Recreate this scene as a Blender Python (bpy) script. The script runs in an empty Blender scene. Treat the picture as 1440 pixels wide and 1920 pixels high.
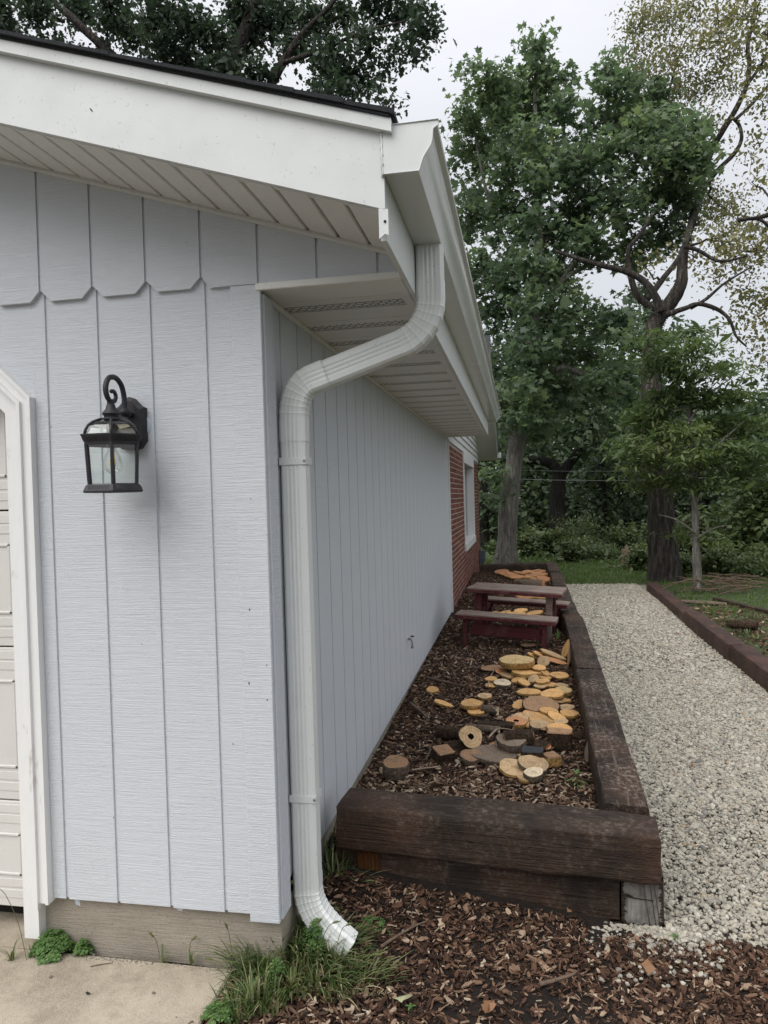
import bpy, math, random
import numpy as np
from mathutils import Vector, Matrix, noise
R_=math.radians
rng=np.random.default_rng(7); random.seed(7)
SC=bpy.context.scene
COL=SC.collection

# ------------------------------------------------------------------ camera
FPX=1350.
_y=np.array([973-720,927-960,FPX]);_y/=np.linalg.norm(_y)
_x=-np.array([-6602-720,1138-960,FPX]);_x/=np.linalg.norm(_x)
_z=np.cross(_x,_y);_z/=np.linalg.norm(_z);_x=np.cross(_y,_z)
RW=np.array([_x,_y,_z]); CAM=np.array([0.84,-2.31,1.65])
cd=bpy.data.cameras.new('camera'); cam=bpy.data.objects.new('camera',cd); COL.objects.link(cam)
rb=RW@np.diag([1,-1,-1])
cam.matrix_world=Matrix([[*rb[0],CAM[0]],[*rb[1],CAM[1]],[*rb[2],CAM[2]],[0,0,0,1]])
cd.sensor_fit='VERTICAL'; cd.sensor_height=36; cd.sensor_width=27; cd.lens=FPX/1920*36
cd.clip_start=.05; cd.clip_end=600
SC.camera=cam
# world: soft overcast cloud layer over a Nishita sky
SUN_EL,SUN_AZ=R_(48),R_(212)
W=bpy.data.worlds.new('World'); SC.world=W; W.use_nodes=True
nt=W.node_tree; nt.nodes.clear(); N=nt.nodes.new; L=nt.links.new
out=N('ShaderNodeOutputWorld'); mixs=N('ShaderNodeMixShader'); mixs.inputs[0].default_value=.90
sky=N('ShaderNodeTexSky'); sky.sky_type='NISHITA'; sky.sun_disc=False; sky.sun_elevation=SUN_EL; sky.sun_rotation=SUN_AZ
b1=N('ShaderNodeBackground'); b1.inputs[1].default_value=.12; L(sky.outputs[0],b1.inputs[0])
tc=N('ShaderNodeTexCoord'); sep=N('ShaderNodeSeparateXYZ'); L(tc.outputs['Generated'],sep.inputs[0])
sq2=N('ShaderNodeMath'); sq2.operation='MULTIPLY'; L(sep.outputs[2],sq2.inputs[0]); L(sep.outputs[2],sq2.inputs[1]); mr=N('ShaderNodeMapRange'); cu3=N('ShaderNodeMath'); cu3.operation='MULTIPLY'; L(sq2.outputs[0],cu3.inputs[0]); L(sep.outputs[2],cu3.inputs[1]); L(cu3.outputs[0],mr.inputs[0]); mr.inputs[1].default_value=0; mr.inputs[2].default_value=1
mr.inputs[3].default_value=.51; mr.inputs[4].default_value=1.62
mp=N('ShaderNodeMapping'); mp.inputs['Scale'].default_value=(1,1,2.6); L(tc.outputs['Generated'],mp.inputs[0])
nz=N('ShaderNodeTexNoise'); nz.inputs['Scale'].default_value=2.2; nz.inputs['Detail'].default_value=5; nz.inputs['Roughness'].default_value=.5; L(mp.outputs[0],nz.inputs[0])
m2=N('ShaderNodeMapRange'); L(nz.outputs[0],m2.inputs[0]); m2.inputs[1].default_value=.3; m2.inputs[2].default_value=.7; m2.inputs[3].default_value=.9; m2.inputs[4].default_value=1.08
mul=N('ShaderNodeMath'); mul.operation='MULTIPLY'; L(mr.outputs[0],mul.inputs[0]); L(m2.outputs[0],mul.inputs[1])
b2=N('ShaderNodeBackground'); b2.inputs[0].default_value=(.955,.965,1.0,1); L(mul.outputs[0],b2.inputs[1])
L(b1.outputs[0],mixs.inputs[1]); L(b2.outputs[0],mixs.inputs[2]); L(mixs.outputs[0],out.inputs[0])
# weak, very soft sun behind the cloud
sd=bpy.data.lights.new('sun','SUN'); sd.energy=1.5; sd.angle=R_(48); sd.color=(1,.97,.93)
so=bpy.data.objects.new('sun',sd); COL.objects.link(so)
sdir=Vector((math.sin(SUN_AZ)*math.cos(SUN_EL),math.cos(SUN_AZ)*math.cos(SUN_EL),math.sin(SUN_EL)))
so.rotation_euler=sdir.to_track_quat('Z','Y').to_euler(); so.location=sdir*40
SC.view_settings.view_transform='Standard'; SC.view_settings.look='None'; SC.view_settings.exposure=.60; SC.view_settings.gamma=1
SC.view_settings.use_curve_mapping=False

def P(px,py,axis,val):
    """world point of a photo pixel on the plane axis=val"""
    d=RW@np.array([px-720,py-960,FPX]); t=(val-CAM[axis])/d[axis]; return Vector(CAM+t*d)

# ------------------------------------------------------------------ materials
class NT:
    def __init__(s,name):
        s.m=bpy.data.materials.new(name); s.m.use_nodes=True; s.t=s.m.node_tree; s.b=s.t.nodes['Principled BSDF']; s.o=s.t.nodes['Material Output']
    def n(s,k,**kw):
        x=s.t.nodes.new(k)
        for a,v in kw.items(): setattr(x,a,v)
        return x
    def l(s,a,b): s.t.links.new(a,b)
    def coord(s,kind,scale=(1,1,1)):
        if kind=='pos': c=s.n('ShaderNodeNewGeometry').outputs['Position']
        else: c=s.n('ShaderNodeTexCoord').outputs['Object']
        m=s.n('ShaderNodeMapping'); m.inputs['Scale'].default_value=scale; s.l(c,m.inputs[0]); return m.outputs[0]
    def noise(s,kind,scale,sc=1.,det=4,rough=.55,lo=.35,hi=.65):
        t=s.n('ShaderNodeTexNoise'); t.inputs['Scale'].default_value=sc; t.inputs['Detail'].default_value=det; t.inputs['Roughness'].default_value=rough
        s.l(s.coord(kind,scale),t.inputs[0]); m=s.n('ShaderNodeMapRange'); s.l(t.outputs[0],m.inputs[0]); m.inputs[1].default_value=lo; m.inputs[2].default_value=hi
        return m.outputs[0]
    def mix(s,f,a,b,mode='MIX'):
        x=s.n('ShaderNodeMix',data_type='RGBA',blend_type=mode)
        for v,i in ((f,0),(a,6),(b,7)):
            if hasattr(v,'links') or hasattr(v,'is_linked'): s.l(v,x.inputs[i])
            elif i==0: x.inputs[0].default_value=v
            else: x.inputs[i].default_value=(*v,1) if len(v)==3 else v
        return x.outputs[2]
    def math(s,op,a,b=0.):
        x=s.n('ShaderNodeMath',operation=op)
        for v,i in ((a,0),(b,1)):
            if hasattr(v,'is_linked'): s.l(v,x.inputs[i])
            else: x.inputs[i].default_value=v
        return x.outputs[0]
    def bump(s,h,strength,dist=.01,prev=None):
        b=s.n('ShaderNodeBump'); b.inputs['Strength'].default_value=strength; b.inputs['Distance'].default_value=dist; s.l(h,b.inputs['Height'])
        if prev is not None: s.l(prev,b.inputs['Normal'])
        return b.outputs[0]
    def fin(s,col,rough=.6,nrm=None,spec=.4,**kw):
        if hasattr(col,'is_linked'): s.l(col,s.b.inputs['Base Color'])
        else: s.b.inputs['Base Color'].default_value=(*col,1)
        if hasattr(rough,'is_linked'): s.l(rough,s.b.inputs['Roughness'])
        else: s.b.inputs['Roughness'].default_value=rough
        s.b.inputs['Specular IOR Level'].default_value=spec
        if nrm is not None: s.l(nrm,s.b.inputs['Normal'])
        for k,v in kw.items(): s.b.inputs[k.replace('_',' ')].default_value=v
        return s.m
def ramp(n,f,stops):
    r=n.n('ShaderNodeValToRGB'); e=r.color_ramp.elements
    while len(e)<len(stops): e.new(.5)
    for i,(p,c) in enumerate(stops): e[i].position=p; e[i].color=(*c,1)
    n.l(f,r.inputs[0]); return r.outputs[0]

def siding_mat(name,col):
    n=NT(name)
    saw=n.noise('pos',(5,5,260),1,5,.75,.34,.66)
    band=n.noise('pos',(2.6,2.6,60),1,3,.6,.35,.65)
    st=n.noise('pos',(150,150,190),1,2,.6,.3,.7)
    ck=n.noise('pos',(170,170,4),1,2,.6,.62,.72)
    pat=n.noise('pos',(5,5,7),1,2,.5,.4,.6)
    blot=n.noise('pos',(3,3,1.5),1,4,.6,.3,.7)
    h=n.math('ADD',n.math('MULTIPLY',saw,.75),n.math('ADD',n.math('MULTIPLY',st,n.math('ADD',.18,n.math('MULTIPLY',pat,.25))),n.math('MULTIPLY',band,.22)))
    h=n.math('SUBTRACT',h,n.math('MULTIPLY',n.math('MULTIPLY',ck,pat),.4))
    nb=n.bump(h,.75,.0024)
    c=n.mix(n.math('MULTIPLY',saw,.35),col,tuple(v*.86 for v in col))
    c=n.mix(n.math('MULTIPLY',blot,.35),c,tuple(v*.93 for v in (col[0],col[1]*1.0,col[2]*.97)))
    return n.fin(c,.62,nb,.35)
SID=siding_mat('painted_siding',(.615,.642,.680))
def metal_mat(name,col,rough=.35,dirt=.25,bumps=.15):
    n=NT(name)
    d=n.noise('pos',(6,6,6),1,5,.65,.45,.75); sp=n.noise('pos',(90,90,90),1,2,.5,.68,.74)
    d2=n.noise('pos',(1.2,1.2,1.2),1,3,.6,.3,.7)
    c=n.mix(n.math('MULTIPLY',d,dirt),col,tuple(v*.72 for v in col))
    c=n.mix(n.math('MULTIPLY',d2,.25),c,tuple(v*w for v,w in zip(col,(.9,.92,.88))))
    c=n.mix(n.math('MULTIPLY',sp,.35),c,(.22,.21,.18))
    o=n.noise('pos',(500,500,500),1,1,.5,.3,.7)
    big=n.noise('pos',(3,1.5,3),1,2,.5,.2,.8)
    nb=n.bump(big,bumps,.02,n.bump(o,.08,.001))
    rr=n.math('ADD',rough,n.math('MULTIPLY',d,.12))
    return n.fin(c,rr,nb,.45)
FASC=metal_mat('white_aluminium',(.655,.67,.66),.42)
SOFF=metal_mat('soffit_vinyl',(.73,.715,.68),.5,.22)
GUT=metal_mat('gutter_aluminium',(.72,.735,.71),.18,.18,.0)
DSP=metal_mat('downspout_aluminium',(.73,.745,.725),.3,.15,.05)
def perf_mat():
    n=NT('perforated_soffit')
    w=n.n('ShaderNodeTexBrick'); w.offset=.5; w.inputs['Scale'].default_value=1
    w.inputs['Mortar Size'].default_value=.0042; w.inputs['Brick Width'].default_value=.030; w.inputs['Row Height'].default_value=.0245
    w.inputs['Mortar Smooth'].default_value=.1
    w.inputs['Color1'].default_value=(1,1,1,1); w.inputs['Color2'].default_value=(1,1,1,1); w.inputs['Mortar'].default_value=(0,0,0,1)
    wv=n.n('ShaderNodeTexNoise'); wv.inputs['Scale'].default_value=60
    cc=n.coord('pos'); s_=n.n('ShaderNodeVectorMath',operation='ADD'); n.l(cc,s_.inputs[0])
    v2=n.n('ShaderNodeVectorMath',operation='SCALE'); n.l(cc,wv.inputs[0]); n.l(wv.outputs[1],v2.inputs[0]); v2.inputs['Scale'].default_value=.012; n.l(v2.outputs[0],s_.inputs[1])
    n.l(s_.outputs[0],w.inputs[0])
    c=n.mix(w.outputs[0],(.24,.23,.22),(.73,.715,.68))
    return n.fin(c,.6,n.bump(w.outputs[0],.6,.003))
PERF=perf_mat()
def door_mat():
    n=NT('door_paint'); g=n.noise('pos',(20,20,260),1,3,.6,.3,.7); d=n.noise('pos',(4,4,4),1,4,.6,.4,.7)
    return n.fin(n.mix(n.math('MULTIPLY',d,.3),(.61,.595,.565),(.52,.50,.47)),.5,n.bump(g,.35,.0012))
DOOR=door_mat()
def trim_mat():
    n=NT('trim_paint'); g=n.noise('pos',(60,60,9),1,4,.6,.3,.7); d=n.noise('pos',(14,14,5),1,5,.7,.6,.72)
    return n.fin(n.mix(n.math('MULTIPLY',d,.7),(.74,.74,.73),(.40,.36,.31)),.5,n.bump(n.math('SUBTRACT',g,n.math('MULTIPLY',d,1.2)),.5,.002))
TRIM=trim_mat()
def simple(name,col,rough=.6,col2=None,sc=20,bs=.3,bd=.003,kind='pos',spec=.4,**kw):
    n=NT(name); f=n.noise(kind,(sc,)*3,1,5,.65,.35,.65)
    c=n.mix(f,col,col2 or tuple(v*.7 for v in col)); g=n.noise(kind,(sc*4,)*3,1,3,.6,.3,.7)
    return n.fin(c,rough,n.bump(g,bs,bd),spec,**kw)
BLACK=simple('black_cast_metal',(.018,.017,.02),.55,(.030,.028,.032),80,.25,.001)
ROOFM=simple('asphalt_shingle',(.018,.020,.024),.9,(.040,.042,.046),160,.8,.003)
CAULK=simple('blue_white_caulk',(.55,.62,.72),.6,(.5,.55,.62),60)
DARK=simple('dark_void',(.012,.011,.010),.9)
STEEL=simple('grey_metal',(.30,.32,.33),.4,(.22,.23,.24),30,Metallic=.6)
GREYBOX=simple('grey_box_paint',(.10,.12,.13),.5)
SEAL=simple('sealant',(.55,.54,.5),.6,(.35,.33,.3),90)
def glass_mat(name,tint=(.92,.97,.95)):
    n=NT(name); g=n.n('ShaderNodeBsdfGlossy'); g.inputs['Roughness'].default_value=.03
    t=n.n('ShaderNodeBsdfTransparent'); t.inputs[0].default_value=(*tint,1)
    fr=n.n('ShaderNodeFresnel'); fr.inputs[0].default_value=1.5
    mx=n.n('ShaderNodeMixShader'); ad=n.math('MULTIPLY',fr.outputs[0],1.6 if name!='bulb_glass' else .35); n.l(ad,mx.inputs[0]); n.l(t.outputs[0],mx.inputs[1]); n.l(g.outputs[0],mx.inputs[2]); n.l(mx.outputs[0],n.o.inputs[0]); return n.m
GLASS=glass_mat('clear_glass',(.95,.985,.965)); BULB=glass_mat('bulb_glass',(.95,.96,.95))
WINGL=simple('window_glass',(.015,.018,.02),.05,(.02,.025,.03),2,.0,.001,spec=.8)
FILA=simple('filament_amber',(.85,.50,.18),.4,(.75,.42,.15))
BRICK=None
def brick_mat():
    n=NT('red_brick'); oi=n.n('ShaderNodeObjectInfo'); a=n.n('ShaderNodeAttribute',attribute_name='tone')
    r=n.math('FRACT',n.math('ADD',oi.outputs['Random'],n.math('MULTIPLY',a.outputs['Fac'],3.7)))
    c=ramp(n,r,[(0,(.12,.042,.03)),(.5,(.19,.068,.046)),(1,(.27,.11,.075))])
    f=n.noise('pos',(60,60,60),1,4,.6,.35,.7); c=n.mix(n.math('MULTIPLY',f,.5),c,(.12,.04,.03))
    return n.fin(c,.85,n.bump(n.noise('pos',(110,110,110),1,3,.6,.3,.7),.6,.004))
BRICK=brick_mat()
MORT=simple('mortar',(.50,.45,.40),.9,(.38,.34,.30),60)
LAPM=simple('white_lap_siding',(.74,.75,.74),.5,(.66,.67,.66),5,.1)
def conc(name,a,b,c3,sc=1.):
    n=NT(name)
    f=n.noise('pos',(3.1*sc,)*3,1,7,.72,.38,.64); g=n.noise('pos',(260,260,260),1,2,.6,.4,.6); h=n.noise('pos',(9,9,9),1,6,.7,.5,.7)
    v=n.n('ShaderNodeTexVoronoi'); n.l(n.coord('pos',(190,190,190)),v.inputs[0]); v.inputs['Scale'].default_value=1
    c=n.mix(f,a,b); c=n.mix(n.math('MULTIPLY',g,.45),c,c3); c=n.mix(n.math('MULTIPLY',h,.55),c,b)
    c=n.mix(n.math('MULTIPLY',n.math('LESS_THAN',v.outputs[0],.22),.45),c,(.22,.18,.13))
    return n.fin(c,.9,n.bump(g,.5,.002,n.bump(h,.3,.006)))
CONC=conc('concrete_pad',(.45,.385,.295),(.24,.195,.14),(.54,.48,.39))
def found_mat():
    n=NT('board_formed_concrete'); g=n.noise('pos',(9,9,150),1,4,.7,.3,.7); d=n.noise('pos',(5,5,9),1,5,.65,.35,.7); z=n.n('ShaderNodeSeparateXYZ'); n.l(n.coord('pos'),z.inputs[0])
    c=n.mix(d,(.33,.29,.235),(.22,.19,.15)); c=n.mix(n.math('MULTIPLY',g,.4),c,(.40,.36,.30))
    sp=n.noise('pos',(140,140,140),1,3,.6,.55,.7); c=n.mix(n.math('MULTIPLY',sp,.5),c,(.16,.13,.10))
    return n.fin(c,.9,n.bump(g,.6,.003,n.bump(sp,.4,.003)))
FOUND=found_mat()
def tie_mat():
    """creosoted timber: near-black brown sides, worn grey-brown fibres"""
    n=NT('creosoted_timber')
    tcx=n.n('ShaderNodeTexCoord'); mp=n.n('ShaderNodeMapping'); mp.inputs['Scale'].default_value=(3,70,70); n.l(tcx.outputs['Object'],mp.inputs[0])
    t=n.n('ShaderNodeTexNoise'); t.inputs['Scale'].default_value=1; t.inputs['Detail'].default_value=6; t.inputs['Roughness'].default_value=.65; n.l(mp.outputs[0],t.inputs[0])
    oi=n.n('ShaderNodeObjectInfo')
    at=n.n('ShaderNodeAttribute',attribute_name='wear')
    blot=n.noise('pos',(5,5,5),1,5,.7,.4,.66); fine=n.noise('pos',(45,45,45),1,4,.7,.48,.7)
    red=n.noise('pos',(2.6,2.6,2.6),1,3,.5,.45,.65)
    c=n.mix(blot,(.016,.0095,.006),(.042,.024,.0145)); c=n.mix(n.math('MULTIPLY',red,.6),c,(.070,.034,.019))
    w=n.math('MULTIPLY',n.math('MULTIPLY',fine,blot),n.math('ADD',.2,n.math('MULTIPLY',at.outputs['Fac'],1.5)))
    c=n.mix(n.math('MINIMUM',w,.85),c,(.25,.205,.17))
    g2=n.math('MULTIPLY',n.math('GREATER_THAN',t.outputs[0],.60),n.math('MINIMUM',n.math('MULTIPLY',at.outputs['Fac'],.7),.8)); c=n.mix(g2,c,(.14,.112,.09))
    ck=n.math('LESS_THAN',t.outputs[0],.36); c=n.mix(n.math('MULTIPLY',ck,.8),c,(.008,.006,.005))
    nb=n.bump(t.outputs[0],.9,.012,n.bump(n.noise('pos',(90,90,90),1,3,.6,.3,.7),.5,.004))
    return n.fin(c,.72,nb,.35)
TIE=tie_mat()
def rtie_mat():
    n=NT('red_brown_timber'); t=n.noise('obj',(3,60,60),1,5,.65,.35,.65); b=n.noise('pos',(4,4,4),1,5,.7,.4,.62)
    c=n.mix(b,(.040,.021,.016),(.088,.040,.028)); c=n.mix(n.math('MULTIPLY',t,.35),c,(.02,.012,.01)); 
    s=n.noise('pos',(9,3,9),1,4,.6,.6,.7); c=n.mix(n.math('MULTIPLY',s,.45),c,(.22,.11,.06))
    return n.fin(c,.65,n.bump(t,.7,.008),.4)
RTIE=rtie_mat()
def endgrain_mat(name,a,b,c3,rings=60,kind='obj',rad=.25):
    n=NT(name); cc=n.coord(kind); nz=n.n('ShaderNodeTexNoise'); nz.inputs['Scale'].default_value=9; n.l(cc,nz.inputs[0])
    sx=n.n('ShaderNodeSeparateXYZ'); n.l(cc,sx.inputs[0])
    r=n.math('SQRT',n.math('ADD',n.math('MULTIPLY',sx.outputs[0],sx.outputs[0]),n.math('MULTIPLY',sx.outputs[1],sx.outputs[1])))
    rr=n.math('ADD',n.math('MULTIPLY',r,rings*6.28),n.math('MULTIPLY',nz.outputs[0],5))
    s=n.math('MULTIPLY',n.math('ADD',n.math('SINE',rr),1.),.5)
    an=n.math('ARCTAN2',sx.outputs[1],sx.outputs[0]); cr=n.n('ShaderNodeTexNoise'); cr.inputs['Scale'].default_value=3.2; cr.noise_dimensions='1D'; n.l(n.math('MULTIPLY',an,2.),cr.inputs['W'])
    oi=n.n('ShaderNodeObjectInfo'); at=n.n('ShaderNodeAttribute',attribute_name='tone')
    f=n.noise('pos',(28,28,28),1,4,.6,.35,.7)
    c=n.mix(n.math('MULTIPLY',s,.7),a,b); c=n.mix(n.math('MULTIPLY',f,.55),c,c3); dr=n.noise('pos',(11,11,11),1,5,.7,.5,.68); c=n.mix(n.math('MULTIPLY',dr,.5),c,(.16,.12,.085))
    c=n.mix(n.math('MULTIPLY',n.math('GREATER_THAN',cr.outputs[0],.66),.5),c,tuple(v*.35 for v in c3))
    c=n.mix(n.math('MULTIPLY',n.math('LESS_THAN',r,.012),.6),c,c3)
    hsv=n.n('ShaderNodeHueSaturation'); hsv.inputs['Saturation'].default_value=1; n.l(c,hsv.inputs['Color']); n.l(n.math('ADD',.8,n.math('MULTIPLY',oi.outputs['Random'],.35)),hsv.inputs['Value'])
    saw=n.noise('pos',(200,30,200),1,2,.5,.3,.7)
    return n.fin(hsv.outputs[0],.75,n.bump(s,.25,.002,n.bump(saw,.35,.002)))
WOOD={'orange':endgrain_mat('cut_wood_orange',(.82,.50,.20),(.62,.31,.10),(.55,.31,.13)),
 'tan':endgrain_mat('cut_wood_tan',(.70,.50,.28),(.50,.32,.16),(.38,.24,.13)),
 'green':endgrain_mat('cut_wood_ochre',(.74,.55,.27),(.54,.36,.15),(.42,.30,.14)),
 'pale':endgrain_mat('cut_wood_pale',(.80,.68,.48),(.60,.45,.28),(.46,.36,.24)),
 'brown':endgrain_mat('cut_wood_brown',(.44,.26,.14),(.30,.17,.09),(.22,.13,.075)),
 'grey':endgrain_mat('cut_wood_grey',(.26,.195,.14),(.17,.125,.09),(.13,.10,.075)),
 'rust':endgrain_mat('cut_wood_rust',(.64,.31,.15),(.46,.20,.09),(.40,.19,.09)),
 'black':endgrain_mat('cut_wood_black',(.050,.054,.062),(.032,.034,.04),(.025,.026,.03))}
def bark_mat(name,a,b,vs=9.,hs=34.,bd=.03,kind='pos'):
    n=NT(name); t=n.noise(kind,(hs,hs,vs),1,5,.65,.38,.62); f=n.noise(kind,(hs*3,hs*3,hs*2),1,4,.6,.35,.65)
    c=n.mix(t,a,b); c=n.mix(n.math('MULTIPLY',f,.4),c,tuple(v*.5 for v in a))
    return n.fin(c,.9,n.bump(t,1.,bd,n.bump(f,.4,.006)),.2)
BARKG=bark_mat('grey_bark',(.15,.14,.12),(.36,.34,.305),3.2,24,.03)
BARKD=bark_mat('dark_bark',(.030,.026,.023),(.12,.105,.09),2.4,20,.05)
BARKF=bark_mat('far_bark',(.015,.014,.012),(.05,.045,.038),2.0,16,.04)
BARKS={'orange':bark_mat('slice_bark_ochre',(.36,.20,.06),(.62,.40,.16),60,60,.004),'dark':bark_mat('slice_bark_dark',(.03,.02,.014),(.10,.065,.04),60,60,.006),
 'grey':bark_mat('slice_bark_grey',(.12,.09,.065),(.26,.20,.15),60,60,.005)}
TWIG=simple('dry_twig',(.16,.11,.075),.85,(.08,.055,.04),50)
STONE1=simple('pale_grey_rock',(.46,.44,.40),.85,(.22,.23,.24),16,.6,.01)
MAROON=None
def plank_mat(name,a,b,worn,amt):
    n=NT(name); t=n.noise('obj',(5,70,70),1,5,.65,.35,.65); w=n.noise('pos',(6,6,6),1,5,.7,.5,.62)
    c=n.mix(t,a,b); c=n.mix(n.math('MULTIPLY',w,amt),c,worn); return n.fin(c,.8,n.bump(t,.7,.004))
MAROON=plank_mat('maroon_stain',(.12,.020,.024),(.065,.014,.016),(.22,.13,.11),.3)
GREYPL=plank_mat('weathered_plank',(.31,.255,.21),(.16,.12,.10),(.17,.065,.06),.45)
# loose stuff
def inst_mat(name,stops,rough=.85,bs=.5,sc=120.,bd=.004):
    n=NT(name); oi=n.n('ShaderNodeObjectInfo'); c=ramp(n,oi.outputs['Random'],stops); f=n.noise('obj',(sc*.3,sc,sc),1,3,.6,.3,.7)
    c=n.mix(n.math('MULTIPLY',f,.22),c,(.04,.025,.016)); return n.fin(c,rough,n.bump(f,bs,bd),.25)
CHIP=inst_mat('bark_chip',[(0,(.022,.012,.008)),(.32,(.056,.029,.018)),(.60,(.12,.062,.038)),(.80,(.20,.115,.072)),(.92,(.33,.22,.145)),(.98,(.50,.38,.27)),(1,(.62,.52,.40))])
CHIPL=inst_mat('bark_chip_pale',[(0,(.07,.042,.028)),(.3,(.19,.12,.08)),(.6,(.33,.23,.155)),(.85,(.48,.37,.26)),(1,(.66,.56,.43))])
STN=inst_mat('gravel_stone',[(0,(.17,.16,.14)),(.15,(.31,.29,.245)),(.5,(.415,.385,.315)),(.85,(.49,.455,.37)),(.96,(.58,.55,.47)),(1,(.36,.25,.15))],.8,.3,60)
SOIL=simple('dark_soil',(.020,.013,.010),.95,(.040,.026,.018),40,1.,.02)
GRAVB=simple('gravel_base',(.42,.385,.31),.95,(.30,.27,.22),90,1.,.01)
GRASSG=simple('lawn_ground',(.055,.085,.025),.95,(.04,.055,.022),6,.8,.02)
FLOORD=simple('woodland_floor',(.022,.026,.014),.95,(.035,.030,.018),2,.8,.03)
def leaf_mat(name,stops,trans=.35,rough=.5):
    n=NT(name); a=n.n('ShaderNodeAttribute',attribute_name='tone'); c=ramp(n,a.outputs['Fac'],stops)
    n.l(c,n.b.inputs['Base Color']); n.b.inputs['Roughness'].default_value=rough; n.b.inputs['Specular IOR Level'].default_value=.35
    t=n.n('ShaderNodeBsdfTranslucent'); br=n.mix(1.,c,(1.15,1.25,.85),'MULTIPLY'); n.l(br,t.inputs[0])
    m=n.n('ShaderNodeMixShader'); m.inputs[0].default_value=trans; n.l(n.b.outputs[0],m.inputs[1]); n.l(t.outputs[0],m.inputs[2]); n.l(m.outputs[0],n.o.inputs[0]); return n.m
LF={'maple':leaf_mat('star_leaf_green',[(0,(.078,.115,.080)),(.5,(.138,.190,.125)),(.85,(.215,.27,.15)),(1,(.32,.35,.14))],.52),
 'oak':leaf_mat('oak_leaf_dark',[(0,(.032,.052,.037)),(.6,(.062,.090,.062)),(1,(.13,.155,.105))],.3),
 'olive':leaf_mat('olive_leaf',[(0,(.10,.105,.055)),(.5,(.20,.19,.095)),(.85,(.31,.27,.13)),(1,(.38,.28,.13))],.42),
 'sap':leaf_mat('sapling_leaf',[(0,(.058,.090,.042)),(.6,(.120,.165,.066)),(1,(.24,.27,.10))],.45),
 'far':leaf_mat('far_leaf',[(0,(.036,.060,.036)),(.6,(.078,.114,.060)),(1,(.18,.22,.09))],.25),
 'bush':leaf_mat('bush_leaf',[(0,(.055,.082,.040)),(.6,(.115,.155,.066)),(.9,(.17,.19,.075)),(1,(.30,.24,.09))],.32),
 'clover':leaf_mat('clover_leaf',[(0,(.075,.150,.045)),(1,(.17,.28,.085))],.35),
 'grass':leaf_mat('grass_blade',[(0,(.065,.105,.036)),(.6,(.15,.21,.075)),(.82,(.27,.28,.13)),(1,(.48,.43,.27))],.3),
 'lawn':leaf_mat('lawn_blade',[(0,(.07,.12,.03)),(1,(.14,.20,.055))],.3),
 'dead':leaf_mat('dry_leaf',[(0,(.20,.10,.05)),(1,(.36,.20,.11))],.2)}

# ------------------------------------------------------------------ mesh helpers
def props(o,label=None,cat=None,group=None,kind=None):
    for k,v in (('label',label),('category',cat),('group',group),('kind',kind)):
        if v: o[k]=v
    return o
def mesh_np(name,V,Fl,Fc,mats,mi=None,smooth=False,attrs=None):
    V=np.asarray(V,np.float32); me=bpy.data.meshes.new(name)
    me.vertices.add(len(V)); me.vertices.foreach_set('co',V.ravel())
    me.loops.add(len(Fl)); me.loops.foreach_set('vertex_index',np.asarray(Fl,np.int32))
    Fc=np.asarray(Fc,np.int32); me.polygons.add(len(Fc)); st=np.zeros(len(Fc),np.int32); st[1:]=np.cumsum(Fc)[:-1]
    me.polygons.foreach_set('loop_start',st); me.polygons.foreach_set('loop_total',Fc)
    for m in mats: me.materials.append(m)
    if mi is not None: me.polygons.foreach_set('material_index',np.asarray(mi,np.int32))
    if smooth: me.polygons.foreach_set('use_smooth',np.ones(len(Fc),bool))
    for k,a in (attrs or {}).items():
        at=me.attributes.new(k,'FLOAT','POINT'); at.data.foreach_set('value',np.asarray(a,np.float32))
    me.update(calc_edges=True); return me
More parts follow.
